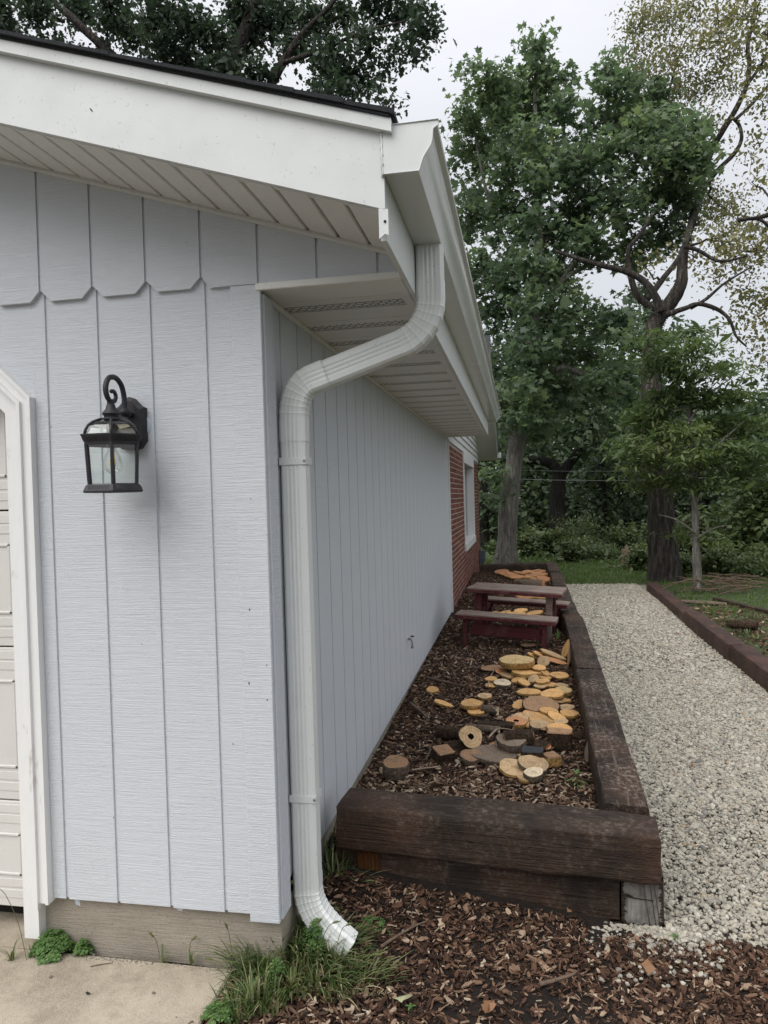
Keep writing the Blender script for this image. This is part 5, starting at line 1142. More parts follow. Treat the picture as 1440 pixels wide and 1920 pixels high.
S=[ # px,py,rx,thick,kind,bark,label,pitch,roll,lift,extra
(988,1257,26,.055,'orange','orange','thick orange slice supporting the largest slice',3,2,.0,{}),
(968,1236,30,.055,'green','orange','largest ochre slice with radial cracks, on top of the pile',4,-3,.085,{}),
(1011,1251,13,.014,'orange','orange','small bright slab lying against the largest slice',8,6,.075,{}),
(1022,1260,9,.05,'orange','orange','thick orange chunk right beside the supporting slice',30,35,.0,{}),
(941,1260,11,.02,'rust','dark','brown slice tipped up left below the largest slice',38,25,.0,{}),
(926,1252,22,.015,'brown','dark','thin brown slab poking out left beneath the largest slice',0,0,.0,{}),
(921,1272,12,.02,'orange','orange','small light slice left of the pale slice',4,0,.0,{}),
(920,1284,11,.015,'orange','orange','small slice below the light slice, touching the pale slice',3,0,.0,{}),
(942,1279,17,.03,'pale','grey','pale whitish slice left of the pile',5,4,.0,{}),
(909,1304,12,.02,'tan','orange','lone round slice amid twigs in the left middle',16,0,.0,{}),
(884,1317,20,.03,'orange','orange','orange slice stacked on a thinner slice at left',2,3,.028,{}),
(892,1332,17,.02,'orange','orange','thinner orange slice under the stacked one at left',3,2,.0,{}),
(975,1320,13,.02,'orange','orange','bright orange slice tipped towards the viewer in the centre',34,-10,.0,{}),
(1014,1320,30,.02,'brown','dark','large rough brown slab tilted over other slices',24,8,.03,{}),
(1001,1337,19,.018,'orange','orange','smooth orange slice just below the large brown slab',5,8,.0,{}),
(1044,1343,15,.025,'orange','orange','round orange slice tilted up right of the centre',24,22,.0,{}),
(1017,1350,24,.018,'orange','orange','long pale orange slice wedged between two others',4,12,.005,{}),
(1011,1357,17,.025,'tan','grey','cracked tan slice in front of the long orange slice',14,5,.01,{}),
(1050,1364,21,.045,'orange','orange','thick orange slice with yellow bark right of the split logs',6,4,.0,{}),
(968,1351,17,.035,'rust','orange','dark centred slice with a rotten hollow heart',20,4,.0,{'hole':True}),
(977,1346,21,.012,'tan','grey','thin tan slice behind the hollow hearted slice',12,-4,.0,{}),
(990,1358,8,.015,'orange','orange','small orange half slice beside the hollow hearted one',20,20,.0,{}),
(1067,1336,16,.025,'orange','orange','orange slice with a crack close to the side timber',7,-3,.0,{}),
(1062,1325,13,.015,'tan','grey','greyish oval slice close to the side timber',10,-4,.0,{}),
(1055,1293,15,.04,'green','orange','thick ochre slice with a centre knot near the timber',12,-4,.0,{}),
(1036,1299,22,.03,'orange','orange','broad orange slice resting on a dark brown one',4,-4,.03,{}),
(1040,1309,21,.03,'brown','dark','dark brown slice tipped under the broad orange one',10,12,.0,{}),
(992,1296,20,.02,'orange','orange','thin wide orange slice lying alone in the centre',0,-3,.005,{}),
(1049,1265,17,.02,'orange','orange','clean orange slice right of the grey rock',6,0,.0,{}),
(983,1279,12,.02,'orange','orange','orange slice tipped down to the right under the pile',10,28,.0,{}),
(1000,1272,11,.02,'tan','orange','small slice leaning up under the thick orange slice',30,-30,.01,{}),
(1017,1276,12,.028,'orange','orange','stubby ochre slice right of the leaning small slice',4,-4,.012,{}),
(1013,1285,12,.015,'tan','orange','flat little slice beneath the stubby one',2,0,.0,{}),
(1034,1283,11,.015,'orange','orange','little orange slice at the right end of the small row',5,4,.0,{}),
(811,1292,11,.02,'orange','orange','lone bright slice closest to the siding',22,10,.0,{}),
(832,1318,17,.018,'orange','orange','bright elongated slice tipped on edge near the siding',12,26,.0,{'sq':.55}),
(990,1209,13,.02,'brown','dark','faded brown slice just in front of the picnic bench leg',2,0,.0,{}),
(958,1386,25,.045,'grey','grey','dark grey weathered slice stacked on pale slabs',12,0,.045,{}),
(962,1395,28,.016,'pale','grey','cracked pale slab under the dark grey slice',2,2,.025,{}),
(965,1406,22,.016,'tan','grey','lower thin slab under the pale one',2,4,.0,{}),
(928,1411,38,.03,'grey','grey','widest flat grey-brown slice at the front left of the stack',6,6,.0,{}),
(963,1437,27,.025,'tan','orange','tan oval slice near the front centre',12,8,.0,{}),
(1001,1430,25,.025,'tan','grey','tan slice with brown heart leaning on its neighbours',24,16,.03,{}),
(1001,1447,17,.035,'pale','grey','small pale slice with cream rings on top in front',12,-3,.02,{}),
(986,1457,14,.018,'tan','orange','small flat slice partly under the cream ringed one',4,0,.0,{}),
(884,1415,19,.035,'brown','grey','brownish grey round tipped back beside the wood block',22,10,.0,{}),
(1037,1226,22,.02,'tan','orange','uppermost leaning board-like slice by the side timber',12,30,.04,{'sq':.5}),
(1019,1228,19,.02,'orange','orange','middle leaning slice of the row by the side timber',12,30,.03,{'sq':.5}),
(1003,1229,15,.02,'orange','orange','left leaning slice of the row by the side timber',12,30,.02,{'sq':.5}),
(1040,1238,24,.015,'rust','dark','reddish slab beneath the leaning row',10,24,.01,{'sq':.5}),
(1028,1318,14,.02,'orange','orange','orange slice half hidden right of the large rough brown slab',8,6,.01,{}),
(995,1325,12,.02,'orange','orange','orange slice between the tipped centre slice and the brown slab',6,-6,.0,{}),
(1030,1332,16,.02,'orange','orange','orange slice between the brown slab and the tilted round one',8,4,.012,{}),
(1006,1309,13,.018,'tan','orange','tan slice behind the large rough brown slab',6,8,.0,{}),
(1052,1352,12,.02,'tan','orange','tan slice behind the thick yellow-barked slice',8,-4,.0,{}),
(1026,1364,15,.02,'brown','dark','brown slice between the cracked tan slice and the thick yellow-barked one',6,4,.0,{}),
(1060,1312,9,.02,'orange','orange','small orange slice below the ochre knotted slice',6,4,.0,{}),
(1022,1269,10,.02,'orange','orange','small orange slice just under the grey rock',10,8,.0,{}),
(952,1265,13,.02,'tan','orange','tan slice tucked under the left side of the pile',6,8,.0,{}),
(972,1274,13,.02,'orange','orange','orange slice in front of the pile foot',10,-6,.0,{}),
(1053,1284,11,.018,'tan','orange','tan slice between the clean orange slice and the ochre knotted one',6,4,.0,{}),
(905,1329,8,.02,'rust','dark','small rusty slice beside the stacked slices at left',14,8,.0,{}),
(935,1398,18,.025,'brown','dark','brown slice behind the widest flat grey-brown slice',8,-6,.0,{}),
(1020,1398,14,.02,'rust','dark','rusty slice between the black topped block and fat split log',10,6,.01,{}),
]
for i,q in enumerate(S): slice_obj(*q[:5],q[5],q[6],q[7],q[8],q[9],group=G1,seed=i,**q[10])
# slices standing on edge
slice_obj(1019,1240,11,.02,'tan','orange','slice standing nearly upright before the leaning row',60,-18,.03,group=G1,seed=90)
slice_obj(1061,1216,18,.022,'orange','orange','bright slice standing on edge against the side timber',14,-66,.07,group=G1,seed=91)
slice_obj(1066,1234,15,.012,'tan','grey','thin slab on edge squeezed against the side timber',4,-84,.05,group=G1,seed=92)
slice_obj(1104,1405,24,.022,'grey','grey','grey slice standing on edge against the near side timber',8,-76,.06,group=G1,seed=93)
slice_obj(883,1381,20,.06,'tan','grey','round log end with a hollow centre facing the viewer',62,8,.03,group=G1,seed=94,hole=True)
slice_obj(742,1428,24,.075,'brown','grey','short brown log chunk alone at the front left of the bed',8,6,.0,group='short log chunks',seed=95,name='log_chunk')
# far slices behind and beyond the table
ORD=['first','second','third','fourth','fifth','sixth','seventh','eighth','ninth','tenth','eleventh','twelfth','thirteenth','fourteenth','fifteenth']
far=[((940,1071,13),(948,1076,12),(960,1075,13),(976,1073,12),(989,1071,10),(998,1078,13),(1008,1074,12),(1019,1076,11),(1020,1084,14),(1006,1084,12),(969,1081,12),(985,1081,12),(955,1079,9),(1004,1069,8),(1014,1070,9)),
 ((938,1112,7),(976,1116,11),(985,1120,14),(996,1114,10),(1006,1117,13),(966,1125,14),(1000,1127,13),(1015,1119,11)),
 ((922,1149,9),(931,1148,8),(942,1150,8),(949,1146,8),(959,1149,10),(971,1151,9),(979,1150,7),(988,1152,8),(976,1144,12),(1003,1148,14),(1034,1152,8))]
for gi,(row,kk,lab,gg) in enumerate(zip(far,('rust','rust','orange'),('rusty slice in the heap at the far bed end','reddish slice beyond the picnic table','yellow slice between table and front bench'),('slices heaped at the far end of the bed','slices under the far side of the table','slices between the table and front bench'))):
    for i,(a,b,r) in enumerate(row): slice_obj(a,b,r,.03,kk,'orange',ORD[sorted(range(len(row)),key=lambda j:(row[j][0],row[j][1])).index(i)]+' from the left, '+lab,random.uniform(0,18),random.uniform(-16,16),random.uniform(0,.03),group=gg,seed=200+gi*30+i)
# blocks, split logs, rocks
def wood_block(px,py,sx,sy,sz,mt,lab,yaw=0,lift=0,name='wood_block',cat='wood piece',tilt=0,top=None):
    top=top or WOOD['brown']
    y=3
    for it in range(5): zt=bed_z(.6,y)+sz+lift+.014; p=P(px,py,2,zt); y=p.y
    mb=MB(); nx,ny=5,3; rs=random.Random(int(px*3+py))
    mb.cbox(-sx/2,sx/2,-sy/2,sy/2,-sz,0,.006)
    mb.v=[tuple(Vector(q)+Vector((rs.uniform(-1,1),rs.uniform(-1,1),rs.uniform(-1,1)))*.004) for q in mb.v]
    mats=[mt,top or mt]; 
    for i,f in enumerate(mb.f):
        if len(f)==4 and all(mb.v[j][2]>-.02 for j in f): mb.m[i]=1
    o=mb.build(name,mats,None,label=lab,cat=cat); o.location=p; o.rotation_euler=(R_(tilt),0,R_(yaw)); return o
def log_piece(px,py,r,L_,mt,endm,lab,yaw=0,lift=0,name='split_log',tiltx=0,cat='log',half=False):
    y=3
    for it in range(5): zt=bed_z(.6,y)+r*(1.2 if half else 1.75)+lift+.012; p=P(px,py,2,zt); y=p.y
    mb=MB(); rs=random.Random(int(px+py*3)); k=14; n=7; v=[]
    for i in range(n):
        u=(i/(n-1)-.5)*L_
        for j in range(k):
            a=2*math.pi*j/k; R__=r*(1+.08*math.sin(3*a+i)+rs.uniform(-.05,.05)); z=R__*math.sin(a)
            if half: z=min(z,r*.15+rs.uniform(0,.006))
            v.append((u+(rs.uniform(-.01,.01) if i in(0,n-1) else 0),R__*math.cos(a),z))
    mb.add(v,[(i*k+j,i*k+(j+1)%k,(i+1)*k+(j+1)%k,(i+1)*k+j) for i in range(n-1) for j in range(k)],0); mb.f+=[tuple(range(k)),tuple(range(n*k-1,n*k-k-1,-1))]; mb.m+=[1,1]
    o=mb.build(name,[mt,endm],None,smooth=40,label=lab,cat=cat); o.location=p-Vector((0,0,r*.6)); o.rotation_euler=(R_(tiltx),0,R_(yaw)); return o
wood_block(832,1404,.10,.09,.07,BARKS['dark'],'squared yellow-brown wood block tilted beside the dark log',35,.0,tilt=14)
wood_block(998,1404,.115,.09,.085,BARKS['dark'],'wood block with a charred black top in the front pile',-8,.0,top=WOOD['black'])
wood_block(1033,1414,.085,.08,.06,BARKS['orange'],'yellow-brown wood block right of the black topped one',28)
wood_block(1049,1369,.13,.09,.10,BARKS['dark'],'squared dark split piece right of the split logs',-10,top=WOOD['brown'])
log_piece(850,1368,.036,.20,BARKS['dark'],WOOD['black'],'dark charred log lying left of the hollow round log end',-8)
log_piece(930,1350,.045,.22,BARKS['dark'],WOOD['brown'],'split log with broken top behind the hollow round log end',-6,half=True)
log_piece(905,1362,.022,.20,BARKS['grey'],WOOD['pale'],'pale barked stick of wood lying across behind the round log end',-12)
log_piece(1000,1384,.060,.17,BARKS['dark'],WOOD['rust'],'fat dark split log in the centre of the front pile',-14,half=True)
log_piece(972,1376,.055,.16,BARKS['dark'],WOOD['brown'],'dark split wedge behind the dark grey slice',10)
log_piece(918,1326,.028,.11,BARKS['grey'],WOOD['pale'],'short barky piece lying right of the stacked slices',-20)
log_piece(993,1090,.07,.42,BARKS['grey'],WOOD['rust'],'weathered grey log lying behind the picnic table',-18)
log_piece(975,1092,.06,.22,BARKS['dark'],WOOD['brown'],'dark log stub behind the picnic table beside the grey log',30)
log_piece(905,1093,.03,.22,MAROON,MAROON,'dark reddish stick on the mulch behind the table',0,cat='stick',name='stick')
def bark_curl(px,py,r,L_,lab,yaw):
    p=P(px,py,2,bed_z(0,3)+.05); mb=MB(); v=[];k=8
    for s_ in(1,.86):
        for i in(0,1):
            for j in range(k+1): a=math.pi*(.05+.9*j/k); v.append(((i-.5)*L_,r*s_*math.cos(a),r*s_*math.sin(a)+random.uniform(-.003,.003)))
    K=k+1; f=[(j,j+1,K+j+1,K+j) for j in range(k)]+[(2*K+j,3*K+j,3*K+j+1,2*K+j+1) for j in range(k)]+[(j,2*K+j,2*K+j+1,j+1) for j in range(k)]+[(K+j,K+j+1,3*K+j+1,3*K+j) for j in range(k)]
    mb.add(v,f); o=mb.build('bark_curl',BARKS['dark'],None,label=lab,cat='bark'); o.location=p-Vector((0,0,.04)); o.rotation_euler=(0,0,R_(yaw))
bark_curl(853,1396,.06,.14,'curled dark bark shell between the wood block and round log end',20)
bark_curl(1085,1375,.04,.14,'curled brown bark strip near the side timber',70)
def rock(px,py,r,mt,lab,zf=None,sc_=(1,.8,.7),name='rock',cat='rock'):
    z=(bed_z(0,3) if zf is None else zf)+r*.3; p=P(px,py,2,z); import bmesh
    bm=bmesh.new(); bmesh.ops.create_icosphere(bm,subdivisions=3,radius=r); sd=Vector((px,py,0))
    for v in bm.verts: v.co=Vector((v.co.x*sc_[0],v.co.y*sc_[1],v.co.z*sc_[2]))*(1+.28*noise.noise(v.co/r*1.3+sd)+.08*noise.noise(v.co/r*4+sd))
    me=bpy.data.meshes.new(name); bm.to_mesh(me); bm.free(); me.materials.append(mt); o=link(name,me,None,label=lab,cat=cat); o.location=p; return o
rock(1033,1251,.055,STONE1,'pale grey rock beside the leaning slices')
rock(898,1256,.075,STONE1,'flat dusty grey lump in the mulch left of the largest slice',sc_=(1.3,.7,.35))
rock(1045,1434,.045,BARKS['grey'],'pale shaggy wood lump right of the yellow-brown block',name='wood_lump',cat='wood piece',sc_=(.8,.7,1.1))
rock(1068,1390,.045,WOOD['rust'],'reddish bark chunk between block and side timber',name='bark_chunk',cat='wood piece',sc_=(1.3,.8,.45))
rock(974,1338,.022,STONE1,'small white stone beside the smooth orange slice')
# twigs in the bed
def twig(pts,r,lab,zoff=.03,zfun=bed_z,mt=TWIG,name='twig'):
    W_=[]
    for a,b in pts:
        y=2
        for _ in range(4): p=P(a,b,2,zfun(0.5,y)+zoff); y=p.y
        W_.append(p)
    p0=W_[0]; t=thing(name,lab,'twig',p0); mb=MB(); s_=cr([w-p0 for w in W_],4); mb.tube(s_,[r*(1-.6*i/len(s_)) for i in range(len(s_))],6,jit=.1); mb.build('stick',mt,t,smooth=True)
PALE=simple('pale_dry_twig',(.36,.29,.21),.85,(.22,.17,.12),60)
twig([(930,1368),(915,1385),(935,1366),(975,1372)],.007,'forked pale twig lying over the gap beside the dark grey slice',.06,mt=PALE)
twig([(772,1444),(800,1440),(822,1438)],.006,'straight pale twig right of the log chunk',mt=PALE)
twig([(798,1425),(806,1408),(804,1395)],.006,'thin curved twig left of the wood block')
twig([(915,1288),(918,1272),(926,1258),(934,1250)],.006,'grey bent twig beside the dusty lump',mt=PALE)
twig([(860,1275),(850,1262),(862,1252)],.006,'small bent twig near the siding')
twig([(800,1270),(830,1278),(870,1286)],.012,'dark flat stick lying in the mulch near the siding')
twig([(770,1320),(790,1335),(800,1345)],.014,'brown bark strip near the lone bright slice')
fz=lambda x,y:fm_z(.7,.3)
twig([(715,1775),(745,1755),(780,1735),(800,1728)],.006,'thin forked dry twig lying on the front mulch',.03,fz)
twig([(1012,1845),(1040,1838),(1072,1828),(1080,1822)],.008,'thick short dry twig right of the front mulch centre',.03,fz)
twig([(735,1670),(760,1690),(785,1702)],.007,'pale splintered twig below the front timber',.04,fz,PALE)
# seedlings
def seedling(loc,lab,h,leaves_,mt,name='seedling',size=.05,cat='seedling'):
    t=thing(name,lab,cat,loc); mb=MB(); mb.tube([(0,0,-.01),(.004,0,h*.5),(.002,.004,h)],[.003,.0025,.0015],6); mb.build('stem',mt,t)
    for (a,el,L_,zz) in leaves_:
        mb=MB(); d=Vector((math.cos(a)*math.cos(el),math.sin(a)*math.cos(el),math.sin(el))); s_=Vector((-math.sin(a),math.cos(a),0)); k=5; v=[]
        for i in range(k+1): u=i/k; w=L_*(.17 if name!='plant' else .05)*math.sin(math.pi*min(1,u*.96+.04))**.8; c=Vector((0,0,zz))+d*L_*u+Vector((0,0,-.35*L_*u*u)); v+=[c-s_*w+Vector((0,0,w*.35)),c,c+s_*w+Vector((0,0,w*.35))]
        mb.add(v,[(i*3+j,i*3+j+1,i*3+j+4,i*3+j+3) for i in range(k) for j in(0,1)],0,.6); mb.build('leaf',mt,t,smooth=True,attr='tone',fix=False)
sp=P(1082,1490,2,bed_z(0,1.2)); seedling(sp,'small bright green seedling with pointed leaves near the corner timber',.10,[(3.2,.1,.06,.075),(-.2,.05,.06,.07),(1.2,.7,.05,.10),(2.2,.8,.04,.10),(4.6,-.1,.045,.03),(5.2,.2,.04,.05),(4.2,.2,.035,.06)],LF['clover'])
for a,b,lab in((762,1672,'tiny green sprout under the front timber'),(770,1895,'tiny pale sprout beside the fallen leaf'),(1265,1762,'tiny green sprout in the gravel near the mulch edge'),(840,1268,'tiny sprout in the mulch close to the siding')):
    p=P(a,b,2,bed_z(0,2) if b<1300 else .03); seedling(p,lab,.02,[(k*1.4+.3,.4,.022,.012) for k in range(4)],LF['clover'])
p=P(1046,1205,2,bed_z(0,4.6)); seedling(p,'upright green grass-like shoots beside the bench leg',.05,[(1.5,1.4,.2,0),(.8,1.3,.17,0),(2.6,1.35,.15,0),(0,1.2,.12,0)],LF['clover'],cat='plant',name='plant')
# fallen leaf and reddish leaf
def flat_leaf(px,py,z,s,yaw,mt,lab,tmpl=STAR):
    p=P(px,py,2,z); T=tmpl[0]; mb=MB(); v=[(a*s,b*s,.012*math.sin(a*6)+.006*math.cos(b*9)) for a,b in T]; n=len(v)
    mb.add(v+[(0,.45*s,.010)],[(i,(i+1)%n,n) for i in range(n)],0,.5); o=mb.build('fallen_leaf',mt,None,label=lab,cat='leaf',attr='tone',fix=False); o.location=p; o.rotation_euler=(R_(8),R_(5),R_(yaw))
flat_leaf(738,1875,.045,.075,-80,LF['dead'] if 0 else simple('greyish_leaf',(.36,.36,.22),.7,(.26,.27,.15),60),'pale grey-green lobed leaf lying on the front mulch',OAKT)
flat_leaf(640,1655,.10,.06,-130,LF['dead'],'rust coloured pointed leaf beside the downspout base',OVAL)
for (a_,b_,z_,q_,w_,l_) in ((1248,1134,.01,.07,20,'brown leaf lying on the far part of the gravel'),(1275,1190,.01,.05,80,'curled tan leaf on the gravel near the edging'),(1300,1440,.012,.045,10,'small brown leaf on the gravel in the middle'),(1230,1820,.05,.05,60,'tan leaf scrap on the mulch near the gravel edge'),(1075,1700,.05,.05,150,'rust coloured leaf scrap under the front timber'),(872,1795,.05,.04,-30,'reddish leaf scrap in the middle of the front mulch')):
    flat_leaf(a_,b_,z_,q_,w_,LF['dead'],l_,OVAL)
flat_leaf(925,1895,.05,.05,40,LF['dead'],'brown curled leaf at the bottom edge')

# ------------------------------------------------------------------ grass and weeds
def blades(name,lab,spots,mt,kind=None,cat='grass',w=.0035,loc=None):
    """spots: (x,y,z,n,h,spread,lean vec)"""
    mb=MB(); x0,y0,z0=loc
    for (x,y,z,n,h,sp,lv) in spots:
        for i in range(n):
            a=random.uniform(0,6.28); r=sp*random.random(); b=Vector((x+r*math.cos(a),y+r*math.sin(a),z)); hh=h*random.uniform(.5,1.15)
            d=Vector((math.cos(a)*.7+lv[0],math.sin(a)*.7+lv[1],0)); d*=random.uniform(.3,1.)*hh; dr=random.uniform(.0,.6)*hh; s_=Vector((-d.y,d.x,0)); s_=s_.normalized() if s_.length>0 else Vector((1,0,0)); ww=w*random.uniform(.6,1.5); k=6; v=[]; tn=random.random()
            for q in range(k+1):
                u=q/k; c=b+d*u**1.6+Vector((0,0,hh*u-dr*u**2.6)); v+=[c-s_*ww*(1-u)**.7,c+s_*ww*(1-u)**.7]
            mb.add([tuple(Vector(p)-Vector(loc)) for p in v],[(2*q,2*q+1,2*q+3,2*q+2) for q in range(k)],0,tn)
    o=mb.build(name,mt,None,label=lab,cat=cat,attr='tone',fix=False,kind=kind); o.location=loc; return o
gp=lambda px,py,z=.04: P(px,py,2,z)
sp_=[]
for (px,py,n,h,s_,lv) in((560,1790,60,.13,.07,(.1,-.4)),(600,1800,50,.11,.06,(.4,-.5)),(520,1790,60,.17,.06,(-.2,-.4)),(490,1830,50,.15,.06,(-.3,-.4)),(640,1805,50,.09,.07,(.6,-.5)),(470,1880,40,.13,.05,(-.3,-.2)),(570,1745,40,.17,.05,(.0,-.2)),(540,1750,45,.20,.03,(-.2,-.1)),(620,1770,40,.12,.05,(.6,-.1)),(680,1810,40,.07,.06,(.8,-.4)),(455,1810,22,.14,.04,(-.4,-.2)),(440,1900,40,.08,.05,(-.2,-.1)),(600,1840,40,.10,.06,(.5,-.6)),(700,1835,26,.08,.07,(1.0,-.3)),(660,1770,26,.09,.05,(.9,.1)),(640,1850,26,.09,.06,(.7,-.5)),(500,1760,30,.14,.03,(-.3,-.1)),(480,1800,34,.12,.05,(-.3,-.3)),(545,1850,40,.10,.06,(.1,-.5)),(500,1880,30,.08,.05,(-.1,-.3))):
    p=gp(px,py); sp_.append((p.x,p.y,.03,n,h,s_,lv))
sp_=[(x,y,z,int(n*2.4),h,s*1.25,l) for x,y,z,n,h,s,l in sp_]
blades('grass_clump','thick green grass clump spilling round the downspout kick-out',sp_,LF['grass'],'stuff',loc=tuple(gp(560,1790)))
sp_=[]
for (px,py,n,h,s_,lv) in((625,1655,26,.17,.03,(.2,-.1)),(645,1650,18,.20,.03,(.4,-.1)),(615,1640,14,.26,.02,(.1,.1)),(660,1660,10,.12,.03,(.6,-.2))):
    p=P(px,py,2,.10); sp_.append((p.x,p.y,.09,n,h,s_,lv))
blades('grass_clump','tall dark grass blades between the foundation and the front timber',sp_,LF['grass'],'stuff',loc=tuple(P(640,1655,2,.1)))
def weed_at(px,py,n,h,lab,z=.04):
    p=gp(px,py,z); blades('grass_tuft',lab,[(p.x,p.y,p.z,n,h,.012,(0,-.1))],LF['grass'],loc=tuple(p),w=.003)
for a,b,n,h,lab in((305,1805,9,.07,'small grass tuft at the foundation foot, left one of a pair'),(360,1808,8,.06,'small grass tuft at the foundation foot, right one of a pair'),(20,1800,14,.10,'grass tuft in front of the garage door corner'),(1140,1718,7,.06,'thin grass blades under the end of the front timber'),(60,1795,8,.06,'short grass tuft beside the clover cushion')): weed_at(a,b,n,h,lab)
# foxtail stalks
FOX=leaf_mat('foxtail_head',[(0,(.16,.17,.07)),(1,(.36,.34,.18))],.3)
def foxtail(px,py,h,lean,lab,z=.04):
    p=gp(px,py,z); t=thing('foxtail_grass',lab,'grass stalk',p,group='foxtail stalks at the foot of the wall'); 
    pts=[Vector((0,0,0)),Vector((lean*.25*h,-.05*h,h*.5)),Vector((lean*.7*h,-.1*h,h*.86)),Vector((lean*1.05*h,-.12*h,h*.97))]; c=cr(pts,5)
    mb=MB(); mb.tube(c,.0011,5); mb.build('stalk',FOX,t)
    mb=MB(); d=(c[-1]-c[-3]).normalized(); L_=.030; q=[c[-1]+d*L_*i/5+Vector((0,0,-.006*(i/5)**2)) for i in range(6)]; mb.tube(q,[.0015,.0034,.004,.0038,.003,.001],7,jit=.15)
    for i in range(50):
        u=random.random(); b=q[0].lerp(q[-1],u); a=Vector((random.gauss(0,1),random.gauss(0,1),random.gauss(0,1))).normalized()*.008+d*.004; s_=a.cross(d).normalized()*.0004; mb.add([b-s_,b+s_,b+a],[(0,1,2)],0,.9)
    mb.build('seed_head',FOX,t,fix=False)
for a,b,h,l,lab in((50,1800,.28,-.25,'tall foxtail stalk before the garage door corner'),(300,1800,.09,-.15,'short foxtail at the foundation middle'),(355,1802,.085,.2,'short leaning foxtail right of the foundation middle'),(440,1835,.19,-.05,'upright foxtail at the right part of the foundation'),(600,1800,.15,.35,'foxtail arching over the downspout elbow, left one'),(590,1790,.13,.15,'foxtail arching over the downspout elbow, middle one'),(630,1800,.14,.3,'foxtail arching over the downspout elbow, right one'),(540,1780,.26,.1,'foxtail rising in front of the downspout pipe'),(660,1830,.09,.8,'low foxtail lying over the mulch to the right'),(520,1800,.17,-.2,'foxtail leaning left beside the corner board'),(450,1870,.13,-.6,'foxtail bending over the concrete pad')): foxtail(a,b,h,l,lab)
# clover
def clover(px,py,rx,ry,h,n,lab,z=.04):
    p=gp(px,py,z); t=thing('clover_cushion',lab,'clover',p); mb=MB(); T=MB()
    for i in range(n):
        a=random.uniform(0,6.28); r=random.random()**.55*(1+.35*noise.noise(Vector((math.cos(a)*1.5,math.sin(a)*1.5,px)))); x,y=rx*r*math.cos(a),ry*r*math.sin(a); zz=h*max(.15,1-.75*r*r)*(random.uniform(.5,1.05)+.3*noise.noise(Vector((x*40,y*40,px)))); T.tube([(x*.5,y*.5,0),(x,y,zz)],.0008,4,cap=False); yaw=random.uniform(0,6.28); s_=random.uniform(.006,.010); tn=random.random(); tilt=Vector((x/rx,y/ry,0))*.6
        for k in range(3):
            b=yaw+k*2.094; d=Vector((math.cos(b),math.sin(b),0)); e=Vector((-d.y,d.x,0)); c=Vector((x,y,zz))
            f_=lambda u,v:c+d*u*s_+e*v*s_+Vector((0,0,-(tilt.x*(d.x*u+e.x*v)+tilt.y*(d.y*u+e.y*v))*s_+.25*s_*abs(v)))
            mb.add([f_(0,0),f_(.8,.62),f_(1.25,.5),f_(1.08,0),f_(1.25,-.5),f_(.8,-.62)],[(0,1,2,3),(0,3,4,5)],0,tn)
    T.build('stems',LF['clover'],t,fix=False,kind='stuff'); mb.build('leaves',LF['clover'],t,attr='tone',fix=False,kind='stuff')
clover(100,1785,.075,.06,.075,420,'dense round clover cushion at the foot of the door trim')
clover(590,1790,.05,.04,.12,130,'light green clover patch among grass below the downspout elbow')
clover(520,1835,.03,.03,.07,60,'small clover patch in the grass left of the downspout')
clover(410,1905,.05,.04,.04,120,'feathery low weed at the edge of the concrete pad')
clover(700,1740,.09,.06,.04,140,'sprawling dull green weed on the mulch right of the downspout outlet')
clover(155,1787,.03,.03,.05,70,'small clover spur right of the clover cushion')
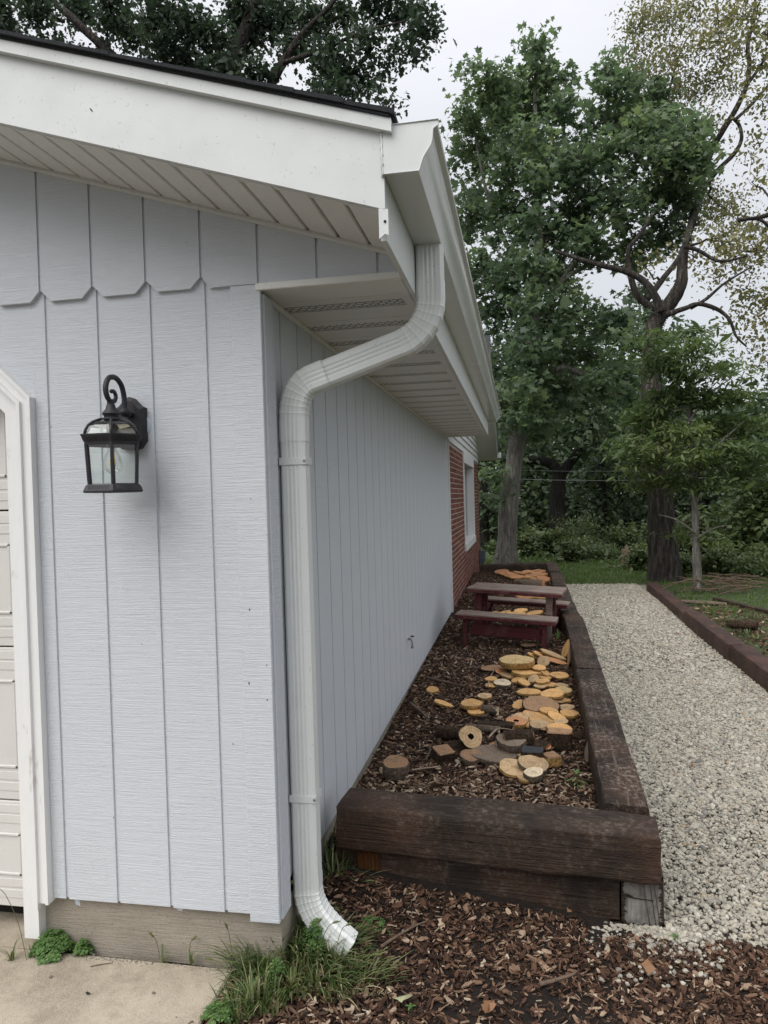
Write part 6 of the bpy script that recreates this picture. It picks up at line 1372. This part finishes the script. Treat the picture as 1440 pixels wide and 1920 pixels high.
# debris at the wall foot and on the slab
mb=MB()
for i in range(240):
    x=random.uniform(-.84,-.16); p=(x,random.gauss(-.012,.008),.0405); s_=random.uniform(.001,.0035); mb.sphere(p,s_,4,0)
mb.build('grit',GRAVB,None,label='loose grit and crumbs along the foot of the foundation',cat='grit',kind='stuff',fix=False)
for i,(a,b,lab) in enumerate(((95,1832,'small brown pebble on the concrete nearest the clover cushion'),(288,1862,'small tan pebble in the middle of the concrete pad'),(176,1790,'little pale pebble at the wall foot beside the clover spur'))): rock(a,b,.006,GRAVB,lab,zf=.04,name='pebble',cat='pebble')
twig([(170,1812),(190,1808),(212,1805)],.0018,'thin dark twig on the concrete near the wall',.003,lambda x,y:.04)
flat_leaf(160,1865,.044,.018,-60,simple('green_scrap',(.06,.08,.06),.7),'tiny dark green leaf scrap on the concrete pad',DIA)
# strip behind the edging: branch, rock, grass, brush pile, low border
log_piece(1392,1166,.05,.30,BARKS['dark'],BARKS['dark'],'dark gnarled branch piece on the strip behind the edging',-30,lift=-.2,name='branch',cat='branch')
rock(1400,1178,.10,simple('pale_broken_rock',(.38,.35,.32),.85,(.25,.22,.2),14,.6,.01),'pale broken rock beside the dark branch behind the edging',zf=.02,sc_=(1.3,.8,.5))
log_piece(1318,1128,.028,.6,BARKS['grey'],WOOD['pale'],'long pale split log lying behind the timber edging',-28,lift=-.25)
sp_=[]
for (px,py,n,h) in((1400,1190,70,.10),(1420,1200,50,.09),(1360,1165,50,.08),(1375,1175,40,.07),(1290,1122,40,.10),(1410,1160,30,.12),(1275,1112,30,.10)):
    p=P(px,py,2,.03); sp_.append((p.x,p.y,.02,n,h,.16,(0,0)))
blades('weed_patch','green weeds and seedlings in the strip behind the timber edging',sp_,LF['bush'],'stuff',w=.006,cat='weeds',loc=tuple(P(1400,1190,2,.03)))
A=P(1340,1130,2,0);B=P(1480,1165,2,0); eb=thing('garden_edging','low dark edging board at the far side of the lawn strip','edging',(A.x,A.y,-.05)); mb=MB(); L_=(B-A).length; mb.cbox(0,L_+2,-.04,.04,0,.13,.008); o=mb.build('edging_board',TIE,eb,); o.rotation_euler=(0,0,math.atan2(B.y-A.y,B.x-A.x))
bp_=P(1355,1108,2,.05); mb=MB(); 
for i in range(46):
    a=random.uniform(-.5,.5)+random.choice((0,3.14)); c=Vector((random.gauss(0,.35),random.gauss(0,.2),random.uniform(0,.22))); d=Vector((math.cos(a),math.sin(a),random.uniform(-.3,.3)))*random.uniform(.1,.4); mb.tube([c-d,c+Vector((0,0,.03)),c+d],[.009,.007,.003],5,cap=False)
o=mb.build('brush_pile',TWIG,None,label='heap of grey dead branches at the foot of the shrubs',cat='brush pile',kind='stuff',fix=False); o.location=bp_
print('leaves',NL)
